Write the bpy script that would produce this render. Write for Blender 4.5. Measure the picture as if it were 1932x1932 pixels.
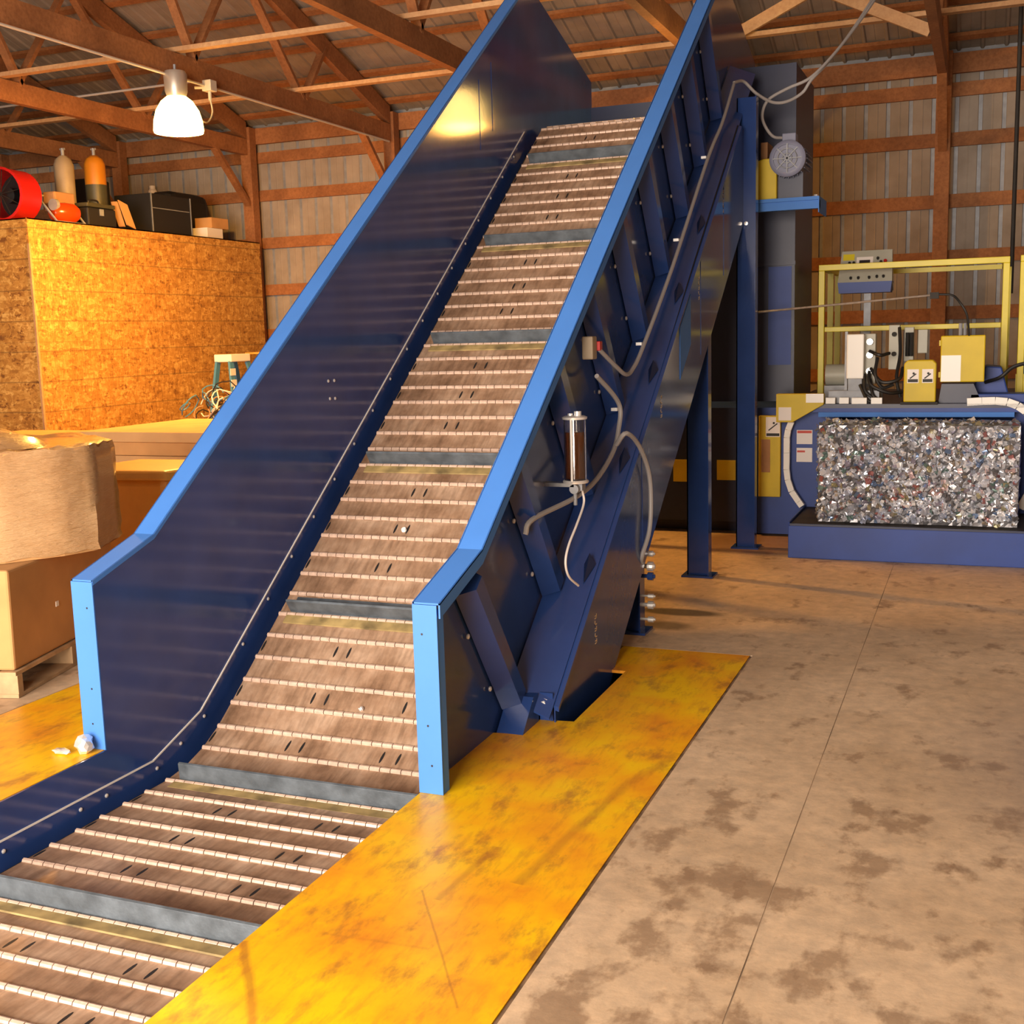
import bpy, bmesh, math, random
from mathutils import Vector, Matrix, Euler
random.seed(7)
S = bpy.context.scene
COL = S.collection
for o in list(bpy.data.objects): bpy.data.objects.remove(o)

# ------------------------------------------------------------------ camera
F_PX, YAW, PITCH, ROLL, EYE = 2195.65, -0.38541, 0.15148, 0.02774, 1.65
fwd = Vector((math.sin(YAW)*math.cos(PITCH), math.cos(YAW)*math.cos(PITCH), -math.sin(PITCH)))
rgt = Vector((math.cos(YAW), -math.sin(YAW), 0)); dwn = fwd.cross(rgt)
r2 = math.cos(ROLL)*rgt + math.sin(ROLL)*dwn; d2 = -math.sin(ROLL)*rgt + math.cos(ROLL)*dwn
cam = bpy.data.cameras.new('camera'); cam.sensor_width = 36; cam.lens = F_PX/1932*36; cam.clip_end = 200
co = bpy.data.objects.new('camera', cam); COL.objects.link(co)
co.matrix_world = Matrix(((r2.x,-d2.x,-fwd.x,0),(r2.y,-d2.y,-fwd.y,0),(r2.z,-d2.z,-fwd.z,EYE),(0,0,0,1)))
S.camera = co

# ------------------------------------------------------------------ world, daylight through the big door behind the camera, exposure
w = bpy.data.worlds.new('world'); S.world = w; w.use_nodes = True
w.node_tree.nodes['Background'].inputs[0].default_value = (0.8, 0.88, 1.0, 1)
w.node_tree.nodes['Background'].inputs[1].default_value = 0.6
def area(name, loc, rot, sx, sy, col, power):
    l = bpy.data.lights.new(name, 'AREA'); l.shape = 'RECTANGLE'; l.size = sx; l.size_y = sy; l.color = col; l.energy = power
    o = bpy.data.objects.new(name, l); COL.objects.link(o); o.location = loc; o.rotation_euler = rot; return o
area('door_daylight', (-2.9, -2.45, 1.9), (math.radians(90), 0, 0), 5.4, 3.4, (1.0, 0.84, 0.68), 1250)
S.view_settings.view_transform = 'Standard'; S.view_settings.look = 'None'
S.view_settings.gamma = 1; S.view_settings.use_curve_mapping = False
S.view_settings.exposure = 0.2

# ------------------------------------------------------------------ materials
def nt(name):
    m = bpy.data.materials.new(name); m.use_nodes = True
    return m, m.node_tree.nodes, m.node_tree.links, m.node_tree.nodes['Principled BSDF']
def mat(name, col, rough=0.6, metal=0.0, var=0.0, scale=6.0, bump=0.0, bscale=60, emit=None, alpha=None, spec=None, trans=0.0, coat=0.0):
    m, N, L, b = nt(name)
    b.inputs['Base Color'].default_value = (*col, 1); b.inputs['Roughness'].default_value = rough; b.inputs['Metallic'].default_value = metal
    if spec is not None: b.inputs['Specular IOR Level'].default_value = spec
    if trans: b.inputs['Transmission Weight'].default_value = trans
    if coat: b.inputs['Coat Weight'].default_value = coat; b.inputs['Coat Roughness'].default_value = 0.08
    tc = N.new('ShaderNodeTexCoord')
    if var:
        n = N.new('ShaderNodeTexNoise'); n.inputs['Scale'].default_value = scale; n.inputs['Detail'].default_value = 6
        L.new(tc.outputs['Object'], n.inputs['Vector'])
        r = N.new('ShaderNodeValToRGB'); r.color_ramp.elements[0].position = 0.3; r.color_ramp.elements[1].position = 0.7
        r.color_ramp.elements[0].color = (*[c*(1-var) for c in col], 1); r.color_ramp.elements[1].color = (*[min(1, c*(1+var*0.6)) for c in col], 1)
        L.new(n.outputs['Fac'], r.inputs['Fac']); L.new(r.outputs['Color'], b.inputs['Base Color'])
    if bump:
        n2 = N.new('ShaderNodeTexNoise'); n2.inputs['Scale'].default_value = bscale; n2.inputs['Detail'].default_value = 4
        L.new(tc.outputs['Object'], n2.inputs['Vector'])
        bp = N.new('ShaderNodeBump'); bp.inputs['Strength'].default_value = bump; bp.inputs['Distance'].default_value = 0.01
        L.new(n2.outputs['Fac'], bp.inputs['Height']); L.new(bp.outputs['Normal'], b.inputs['Normal'])
    if emit: b.inputs['Emission Color'].default_value = (*emit[0], 1); b.inputs['Emission Strength'].default_value = emit[1]
    return m
def ramp(N, stops):
    r = N.new('ShaderNodeValToRGB'); e = r.color_ramp.elements
    while len(e) < len(stops): e.new(0.5)
    for k, (p, c) in enumerate(stops): e[k].position = p; e[k].color = (*c, 1) if len(c) == 3 else c
    return r
def mapped(N, L, scale=(1,1,1), loc=(0,0,0), rot=(0,0,0), out='Object'):
    tc = N.new('ShaderNodeTexCoord'); mp = N.new('ShaderNodeMapping')
    mp.inputs['Scale'].default_value = scale; mp.inputs['Location'].default_value = loc; mp.inputs['Rotation'].default_value = rot
    L.new(tc.outputs[out], mp.inputs['Vector']); return mp
def noise(N, L, vec, scale, detail=5, rough=0.55):
    n = N.new('ShaderNodeTexNoise'); n.inputs['Scale'].default_value = scale; n.inputs['Detail'].default_value = detail; n.inputs['Roughness'].default_value = rough
    L.new(vec.outputs[0], n.inputs['Vector']); return n
def mix(N, L, fac, a, b):
    m = N.new('ShaderNodeMix'); m.data_type = 'RGBA'
    if isinstance(fac, (int, float)): m.inputs[0].default_value = fac
    else: L.new(fac, m.inputs[0])
    for k, v in ((6, a), (7, b)):
        if isinstance(v, tuple): m.inputs[k].default_value = (*v, 1)
        else: L.new(v, m.inputs[k])
    return m.outputs[2]
def math_n(N, L, op, a, b=None):
    m = N.new('ShaderNodeMath'); m.operation = op; m.use_clamp = False
    for k, v in ((0, a), (1, b)):
        if v is None: continue
        if isinstance(v, (int, float)): m.inputs[k].default_value = v
        else: L.new(v, m.inputs[k])
    return m.outputs[0]

M = {}
# glossy blue machine paint
def blue_paint(name, col, rough, dirt=0.25, spec=0.5):
    m, N, L, b = nt(name)
    v = mapped(N, L); n = noise(N, L, v, 3.0); n2 = noise(N, L, v, 45.0, 3)
    c = mix(N, L, ramp_out(N, L, n.outputs['Fac'], 0.35, 0.75), col, tuple(x*(1-dirt) for x in col))
    L.new(c, b.inputs['Base Color']); b.inputs['Roughness'].default_value = rough; b.inputs['Specular IOR Level'].default_value = spec
    bp = N.new('ShaderNodeBump'); bp.inputs['Strength'].default_value = 0.04; bp.inputs['Distance'].default_value = 0.004
    L.new(n2.outputs['Fac'], bp.inputs['Height']); L.new(bp.outputs['Normal'], b.inputs['Normal'])
    return m
def ramp_out(N, L, src, lo, hi):
    r = N.new('ShaderNodeMapRange'); r.inputs[1].default_value = lo; r.inputs[2].default_value = hi; L.new(src, r.inputs[0]); return r.outputs[0]
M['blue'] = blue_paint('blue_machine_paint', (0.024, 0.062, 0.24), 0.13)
M['blue_lit'] = blue_paint('blue_paint_lit', (0.062, 0.215, 0.66), 0.55, 0.08, 0.25)  # same blue paint, lightened so the colour carries the door light
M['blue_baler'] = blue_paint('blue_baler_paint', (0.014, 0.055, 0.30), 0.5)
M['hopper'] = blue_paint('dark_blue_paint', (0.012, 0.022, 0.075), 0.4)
M['black'] = mat('black_rubber', (0.012, 0.012, 0.013), 0.5)
M['grout'] = mat('joint_grout', (0.42, 0.31, 0.21), 0.8, var=0.75, scale=1.6)
M['edge_dirt'] = mat('edge_dirt', (0.20, 0.125, 0.075), 0.85, var=0.7, scale=12)
M['dark'] = mat('dark_grease', (0.02, 0.017, 0.015), 0.7, var=0.4)
M['steel'] = mat('bright_steel', (0.72, 0.72, 0.72), 0.28, 0.9, var=0.2, scale=30)
M['zinc'] = mat('zinc_bolt', (0.85, 0.85, 0.85), 0.3, 0.6)
M['galv'] = mat('galvanised', (0.30, 0.32, 0.36), 0.55, 0.3, var=0.2, scale=12)
M['white_line'] = mat('bare_edge', (0.78, 0.76, 0.74), 0.45)
M['yellow'] = mat('yellow_paint', (0.62, 0.46, 0.004), 0.5, var=0.12, scale=5)
M['yellow_rail'] = mat('yellow_rail_paint', (0.72, 0.60, 0.03), 0.4, var=0.1)
M['white'] = mat('white_paint', (0.88, 0.88, 0.86), 0.4)
M['label'] = mat('white_label', (0.85, 0.80, 0.78), 0.5)
M['print'] = mat('black_print', (0.02, 0.02, 0.02), 0.6)
M['tan_print'] = mat('tan_print', (0.75, 0.6, 0.42), 0.5)
M['red_print'] = mat('red_print', (0.6, 0.05, 0.03), 0.5)
M['conduit'] = mat('grey_conduit', (0.34, 0.33, 0.34), 0.5)
M['cord'] = mat('pale_cord', (0.55, 0.5, 0.45), 0.6)
M['panel_grey'] = mat('panel_grey', (0.42, 0.42, 0.36), 0.45, var=0.1)
M['motor'] = mat('motor_grey', (0.22, 0.24, 0.36), 0.5, var=0.1)
M['screen'] = mat('screen', (0.02, 0.02, 0.025), 0.15)
M['card'] = mat('cardboard', (0.56, 0.30, 0.115), 0.8, var=0.15, scale=4, bump=0.05, bscale=20)
M['card_dark'] = mat('cardboard_brown', (0.40, 0.21, 0.10), 0.85, var=0.2, scale=5)
M['card_pale'] = mat('cardboard_pale', (0.58, 0.34, 0.15), 0.8, var=0.12, scale=4)  # paler cardboard tone
M['tote'] = mat('tan_plastic', (0.66, 0.36, 0.08), 0.4, var=0.1)
M['pallet'] = mat('pallet_wood', (0.50, 0.33, 0.18), 0.8, var=0.35, scale=8)
M['oil'] = mat('brown_oil', (0.10, 0.028, 0.006), 0.12, coat=0.6)
M['glass'] = mat('clear_tube', (0.95, 0.95, 0.95), 0.04, trans=1.0)
M['red'] = mat('red_plastic', (0.40, 0.008, 0.008), 0.4)
M['orange'] = mat('orange_enamel', (0.50, 0.045, 0.004), 0.2)
M['cyl_white'] = mat('cream_cylinder', (0.30, 0.24, 0.17), 0.5, var=0.2)
M['cyl_orange'] = mat('orange_cylinder', (0.45, 0.17, 0.008), 0.45)
M['cyl_green'] = mat('olive_cylinder', (0.05, 0.05, 0.03), 0.5)
M['charcoal'] = mat('charcoal_box', (0.010, 0.010, 0.012), 0.6)
M['copper'] = mat('wire_copper', (0.5, 0.25, 0.12), 0.5)
M['ladder_blue'] = mat('ladder_blue', (0.06, 0.22, 0.42), 0.5)
M['rubber_flight'] = mat('grey_flight', (0.11, 0.135, 0.165), 0.5, 0.3, var=0.35, scale=14, bump=0.3, bscale=30)
M['grime'] = mat('yellow_grime', (0.30, 0.22, 0.09), 0.7, var=0.6, scale=9)
M['insul'] = mat('lamp_housing', (0.55, 0.5, 0.45), 0.4, 0.6)
M['bulb'] = mat('bulb_glass', (1, 0.8, 0.5), 0.3, emit=((1.0, 0.7, 0.3), 70.0))
M['lamp_glow'] = mat('lamp_glass', (1, 0.8, 0.5), 0.3, emit=((1.0, 0.62, 0.17), 11.0))

def wood_mat(name, base, dark):
    m, N, L, b = nt(name)
    v = mapped(N, L, (1.2, 1.2, 1.2)); n = noise(N, L, v, 2.0, 6); 
    v2 = mapped(N, L, (9, 9, 9)); n2 = noise(N, L, v2, 3.0, 8, 0.7)
    f = math_n(N, L, 'MULTIPLY', n.outputs['Fac'], n2.outputs['Fac'])
    r = ramp(N, [(0.12, dark), (0.38, base)]); L.new(f, r.inputs['Fac']); L.new(r.outputs['Color'], b.inputs['Base Color'])
    b.inputs['Roughness'].default_value = 0.75; return m
M['wood'] = wood_mat('rough_lumber', (0.40, 0.165, 0.06), (0.20, 0.075, 0.025))
M['wood_pale'] = wood_mat('pale_lit_lumber', (0.62, 0.38, 0.19), (0.42, 0.22, 0.10))  # lighter copy of the lumber; lamp light put into the roof braces' colour

m, N, L, b = nt('white_ribbed_steel'); M['siding'] = m
v = mapped(N, L, (1.0, 1.0, 0.4)); n = noise(N, L, v, 2.5, 6)
r = ramp(N, [(0.3, (0.28, 0.235, 0.195)), (0.7, (0.40, 0.345, 0.295))]); L.new(n.outputs['Fac'], r.inputs['Fac']); L.new(r.outputs['Color'], b.inputs['Base Color']); b.inputs['Roughness'].default_value = 0.85; b.inputs['Specular IOR Level'].default_value = 0.12
m, N, L, b = nt('roof_underside'); M['roofing'] = m
v = mapped(N, L, (1.0, 1.0, 1.0)); n = noise(N, L, v, 2.5, 6)
r = ramp(N, [(0.3, (0.24, 0.20, 0.165)), (0.7, (0.35, 0.29, 0.24))]); L.new(n.outputs['Fac'], r.inputs['Fac']); L.new(r.outputs['Color'], b.inputs['Base Color']); b.inputs['Roughness'].default_value = 0.85; b.inputs['Specular IOR Level'].default_value = 0.12

# concrete with oily stains and a painted shadow tint
m, N, L, b = nt('stained_shaded_concrete'); M['concrete'] = m
v = mapped(N, L, out='Object')
n1 = noise(N, L, v, 1.3, 8, 0.6); n2 = noise(N, L, v, 14.0, 8, 0.65)
v3 = mapped(N, L, (1.0, 0.75, 1.0)); n3 = noise(N, L, v3, 4.6, 7, 0.62)
v4 = mapped(N, L, (1.3, 0.8, 1.0), loc=(3, 1, 0)); n4 = noise(N, L, v4, 7.0, 5, 0.6)
r = ramp(N, [(0.3, (0.50, 0.36, 0.235)), (0.7, (0.70, 0.53, 0.37))]); L.new(n1.outputs['Fac'], r.inputs['Fac'])
r2_ = ramp(N, [(0.35, (0.80, 0.80, 0.80)), (0.65, (1.08, 1.06, 1.02))]); L.new(n2.outputs['Fac'], r2_.inputs['Fac'])
mul = N.new('ShaderNodeMix'); mul.data_type = 'RGBA'; mul.blend_type = 'MULTIPLY'; mul.inputs[0].default_value = 1
L.new(r.outputs['Color'], mul.inputs[6]); L.new(r2_.outputs['Color'], mul.inputs[7])
base = mul.outputs[2]
geo = N.new('ShaderNodeNewGeometry'); sx = N.new('ShaderNodeSeparateXYZ'); L.new(geo.outputs['Position'], sx.inputs[0])
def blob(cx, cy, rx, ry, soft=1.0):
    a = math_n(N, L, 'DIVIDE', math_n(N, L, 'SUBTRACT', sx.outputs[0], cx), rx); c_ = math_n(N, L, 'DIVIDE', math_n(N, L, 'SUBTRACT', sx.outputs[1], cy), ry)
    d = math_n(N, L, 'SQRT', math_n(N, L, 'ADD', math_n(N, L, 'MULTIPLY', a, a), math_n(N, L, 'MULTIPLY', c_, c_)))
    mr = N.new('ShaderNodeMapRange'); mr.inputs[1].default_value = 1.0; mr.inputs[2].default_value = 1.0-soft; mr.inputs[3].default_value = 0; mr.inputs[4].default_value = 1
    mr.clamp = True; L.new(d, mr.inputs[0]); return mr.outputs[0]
zone = math_n(N, L, 'ADD', blob(-0.82, 2.75, 0.50, 1.1), math_n(N, L, 'MULTIPLY', blob(-0.1, 3.2, 1.4, 1.8), 0.55))
t = math_n(N, L, 'ADD', n3.outputs['Fac'], math_n(N, L, 'MULTIPLY', zone, 0.11))
st = ramp_out(N, L, t, 0.575, 0.66)
spots = ramp_out(N, L, n4.outputs['Fac'], 0.60, 0.68)
stm = math_n(N, L, 'MINIMUM', math_n(N, L, 'ADD', math_n(N, L, 'MULTIPLY', st, 0.62), math_n(N, L, 'MULTIPLY', spots, 0.4)), 0.75)
c = mix(N, L, stm, base, (0.19, 0.11, 0.06))
c = mix(N, L, math_n(N, L, 'MULTIPLY', blob(0.75, 4.6, 1.0, 1.3, 0.5), 0.45), c, (0.27, 0.22, 0.21))  # soft purple-grey shadow tint painted into the floor at right
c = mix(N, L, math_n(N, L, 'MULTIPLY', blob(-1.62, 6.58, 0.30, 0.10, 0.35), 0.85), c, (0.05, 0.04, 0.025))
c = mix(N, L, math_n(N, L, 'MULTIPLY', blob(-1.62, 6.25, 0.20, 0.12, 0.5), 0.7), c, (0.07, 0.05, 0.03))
c = mix(N, L, math_n(N, L, 'MULTIPLY', blob(-1.55, 8.95, 0.6, 0.55, 0.3), 0.65), c, (0.22, 0.085, 0.04))
L.new(c, b.inputs['Base Color']); b.inputs['Roughness'].default_value = 0.62
bp = N.new('ShaderNodeBump'); bp.inputs['Strength'].default_value = 0.15; bp.inputs['Distance'].default_value = 0.01
L.new(n2.outputs['Fac'], bp.inputs['Height']); L.new(bp.outputs['Normal'], b.inputs['Normal'])

# worn yellow deck plate
m, N, L, b = nt('worn_yellow_plate'); M['plate'] = m
v = mapped(N, L); n1 = noise(N, L, v, 2.2, 7, 0.6)
v2 = mapped(N, L, (5, 1.1, 1), rot=(0, 0, 0.35)); n2 = noise(N, L, v2, 5.0, 8, 0.7)
v3 = mapped(N, L, (2.5, 1.2, 1), rot=(0, 0, -0.5), loc=(2, 0, 0)); n3 = noise(N, L, v3, 3.0, 8, 0.7)
r = ramp(N, [(0.32, (0.78, 0.27, 0.012)), (0.47, (0.90, 0.43, 0.006)), (0.60, (0.92, 0.56, 0.004))]); L.new(n1.outputs['Fac'], r.inputs['Fac'])
scr = ramp_out(N, L, n2.outputs['Fac'], 0.50, 0.66)
rust = ramp_out(N, L, n3.outputs['Fac'], 0.53, 0.66)
c = mix(N, L, math_n(N, L, 'MULTIPLY', scr, 0.45), r.outputs['Color'], (0.50, 0.17, 0.02))
c = mix(N, L, math_n(N, L, 'MULTIPLY', rust, 0.7), c, (0.36, 0.13, 0.025))
geo = N.new('ShaderNodeNewGeometry'); sx = N.new('ShaderNodeSeparateXYZ'); L.new(geo.outputs['Position'], sx.inputs[0])
def streak(ax_, ay_, bx_, by_, wd):
    ln = math.hypot(bx_-ax_, by_-ay_); ux, uy = (bx_-ax_)/ln, (by_-ay_)/ln
    px = math_n(N, L, 'SUBTRACT', sx.outputs[0], ax_); py = math_n(N, L, 'SUBTRACT', sx.outputs[1], ay_)
    al = math_n(N, L, 'ADD', math_n(N, L, 'MULTIPLY', px, ux), math_n(N, L, 'MULTIPLY', py, uy))
    ac = math_n(N, L, 'ADD', math_n(N, L, 'MULTIPLY', px, -uy), math_n(N, L, 'MULTIPLY', py, ux))
    ac = math_n(N, L, 'ABSOLUTE', math_n(N, L, 'ADD', ac, math_n(N, L, 'MULTIPLY', math_n(N, L, 'SUBTRACT', n3.outputs['Fac'], 0.5), wd*2)))
    inside = math_n(N, L, 'MULTIPLY', math_n(N, L, 'GREATER_THAN', al, 0.0), math_n(N, L, 'LESS_THAN', al, ln))
    return math_n(N, L, 'MULTIPLY', ramp_out(N, L, ac, wd, wd*0.3), inside)
for a_, w_, k_ in (((-1.86, 2.51, -1.35, 1.85), 0.018, 0.55), ((-1.52, 2.94, -1.16, 2.41), 0.005, 0.4), ((-1.687, 2.62, -1.35, 2.64), 0.010, 0.2), ((-1.26, 3.07, -1.17, 3.9), 0.03, 0.35), ((-1.17, 3.9, -1.07, 4.3), 0.03, 0.25), ((-1.42, 3.29, -1.45, 2.9), 0.02, 0.35)):
    c = mix(N, L, math_n(N, L, 'MULTIPLY', streak(*a_, w_), k_), c, (0.28, 0.09, 0.02))
L.new(c, b.inputs['Base Color']); b.inputs['Roughness'].default_value = 0.38

# steel belt slats: brown grime over steel
m, N, L, b = nt('grimy_belt_steel'); M['slat'] = m
v = mapped(N, L, (1, 1, 1), out='Generated'); 
oi = N.new('ShaderNodeObjectInfo')
tc = N.new('ShaderNodeTexCoord'); va = N.new('ShaderNodeVectorMath'); va.operation = 'ADD'
cmb = N.new('ShaderNodeCombineXYZ'); L.new(math_n(N, L, 'MULTIPLY', oi.outputs['Random'], 40.0), cmb.inputs[0]); L.new(math_n(N, L, 'MULTIPLY', oi.outputs['Random'], 17.0), cmb.inputs[1])
L.new(tc.outputs['Object'], va.inputs[0]); L.new(cmb.outputs[0], va.inputs[1])
n1 = noise(N, L, va, 3.0, 8, 0.65)
sc = N.new('ShaderNodeMapping'); sc.inputs['Scale'].default_value = (14, 2.2, 1); L.new(va.outputs[0], sc.inputs[0]); n2 = noise(N, L, sc, 2.5, 6, 0.6)
r = ramp(N, [(0.3, (0.19, 0.105, 0.06)), (0.48, (0.38, 0.24, 0.155)), (0.68, (0.56, 0.40, 0.29))]); L.new(n1.outputs['Fac'], r.inputs['Fac'])
r2_ = ramp(N, [(0.3, (0.62, 0.6, 0.58)), (0.6, (1.05, 1.05, 1.05))]); L.new(n2.outputs['Fac'], r2_.inputs['Fac'])
mul = N.new('ShaderNodeMix'); mul.data_type = 'RGBA'; mul.blend_type = 'MULTIPLY'; mul.inputs[0].default_value = 1
L.new(r.outputs['Color'], mul.inputs[6]); L.new(r2_.outputs['Color'], mul.inputs[7]); L.new(mul.outputs[2], b.inputs['Base Color'])
b.inputs['Roughness'].default_value = 0.5; b.inputs['Metallic'].default_value = 0.25
M['knuckle'] = mat('worn_knuckle', (0.60, 0.44, 0.355), 0.42, 0.15, var=0.2, scale=40)

# OSB strand board
m, N, L, b = nt('strand_board'); M['osb'] = m
v = mapped(N, L, (1, 1, 1))
def strands(scale, rot, st):
    v = mapped(N, L, st, rot=rot); n = N.new('ShaderNodeTexVoronoi'); n.inputs['Scale'].default_value = scale; n.inputs['Randomness'].default_value = 1
    nz = noise(N, L, v, scale*0.6, 3); ad = N.new('ShaderNodeVectorMath'); ad.operation = 'MULTIPLY_ADD'; ad.inputs[1].default_value = (0.35, 0.35, 0.35)
    L.new(nz.outputs['Color'], ad.inputs[0]); L.new(v.outputs[0], ad.inputs[2]); L.new(ad.outputs[0], n.inputs['Vector'])
    return n
a1 = strands(13, (0.5, 0.3, 0.4), (1.0, 1.0, 2.6)); a2 = strands(16, (-0.6, 0.2, -0.3), (1.0, 2.6, 1.0))
s1 = N.new('ShaderNodeSeparateColor'); L.new(a1.outputs['Color'], s1.inputs[0]); s2 = N.new('ShaderNodeSeparateColor'); L.new(a2.outputs['Color'], s2.inputs[0])
f = math_n(N, L, 'ADD', math_n(N, L, 'MULTIPLY', s1.outputs[0], 0.5), math_n(N, L, 'MULTIPLY', s2.outputs[1], 0.5))
r = ramp(N, [(0.08, (0.20, 0.075, 0.015)), (0.25, (0.38, 0.17, 0.03)), (0.6, (0.50, 0.25, 0.05)), (0.95, (0.72, 0.44, 0.13))]); L.new(f, r.inputs['Fac'])
# printed nailing grid
geo = N.new('ShaderNodeNewGeometry'); sg = N.new('ShaderNodeSeparateXYZ'); L.new(geo.outputs['Position'], sg.inputs[0])
def gridline(src, pitch, off, wd):
    x = math_n(N, L, 'ABSOLUTE', math_n(N, L, 'SUBTRACT', math_n(N, L, 'FRACT', math_n(N, L, 'DIVIDE', math_n(N, L, 'ADD', src, off), pitch)), 0.5))
    return math_n(N, L, 'LESS_THAN', x, wd)
gl = math_n(N, L, 'MAXIMUM', gridline(sg.outputs[2], 0.305, 0.07, 0.022), math_n(N, L, 'MULTIPLY', gridline(sg.outputs[1], 0.405, 0.1, 0.012), 0.6))
c = mix(N, L, math_n(N, L, 'MULTIPLY', gl, 0.5), r.outputs['Color'], (0.12, 0.06, 0.02))
L.new(c, b.inputs['Base Color']); b.inputs['Roughness'].default_value = 0.7

# stretch film over cardboard
m, N, L, b = nt('stretch_film'); M['film'] = m
v = mapped(N, L, (1.2, 1.2, 9)); n = noise(N, L, v, 4.0, 7, 0.65); v2 = mapped(N, L); n2 = noise(N, L, v2, 3.0, 5)
r = ramp(N, [(0.3, (0.48, 0.255, 0.10)), (0.7, (0.64, 0.40, 0.20))]); L.new(n2.outputs['Fac'], r.inputs['Fac']); L.new(r.outputs['Color'], b.inputs['Base Color'])
b.inputs['Roughness'].default_value = 0.3; b.inputs['Coat Weight'].default_value = 1.0; b.inputs['Coat Roughness'].default_value = 0.15
bp = N.new('ShaderNodeBump'); bp.inputs['Strength'].default_value = 1.0; bp.inputs['Distance'].default_value = 0.03
L.new(n.outputs['Fac'], bp.inputs['Height']); L.new(bp.outputs['Normal'], b.inputs['Normal'])

# crushed cans: one metal in many tints (per object and per piece)
CAN_COLS = [(0.70,0.74,0.84)]*6 + [(0.46,0.49,0.57)]*5 + [(0.92,0.94,1.0)]*4 + [(0.20,0.20,0.22)]*3 + [(0.40,0.17,0.17), (0.16,0.24,0.42), (0.42,0.38,0.24), (0.18,0.28,0.27), (0.36,0.30,0.24), (0.50,0.55,0.70), (0.60,0.46,0.48), (0.36,0.34,0.45)]
CAN_MATS = [mat('can_metal', c, 0.3, 0.5) for c in CAN_COLS]

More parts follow.
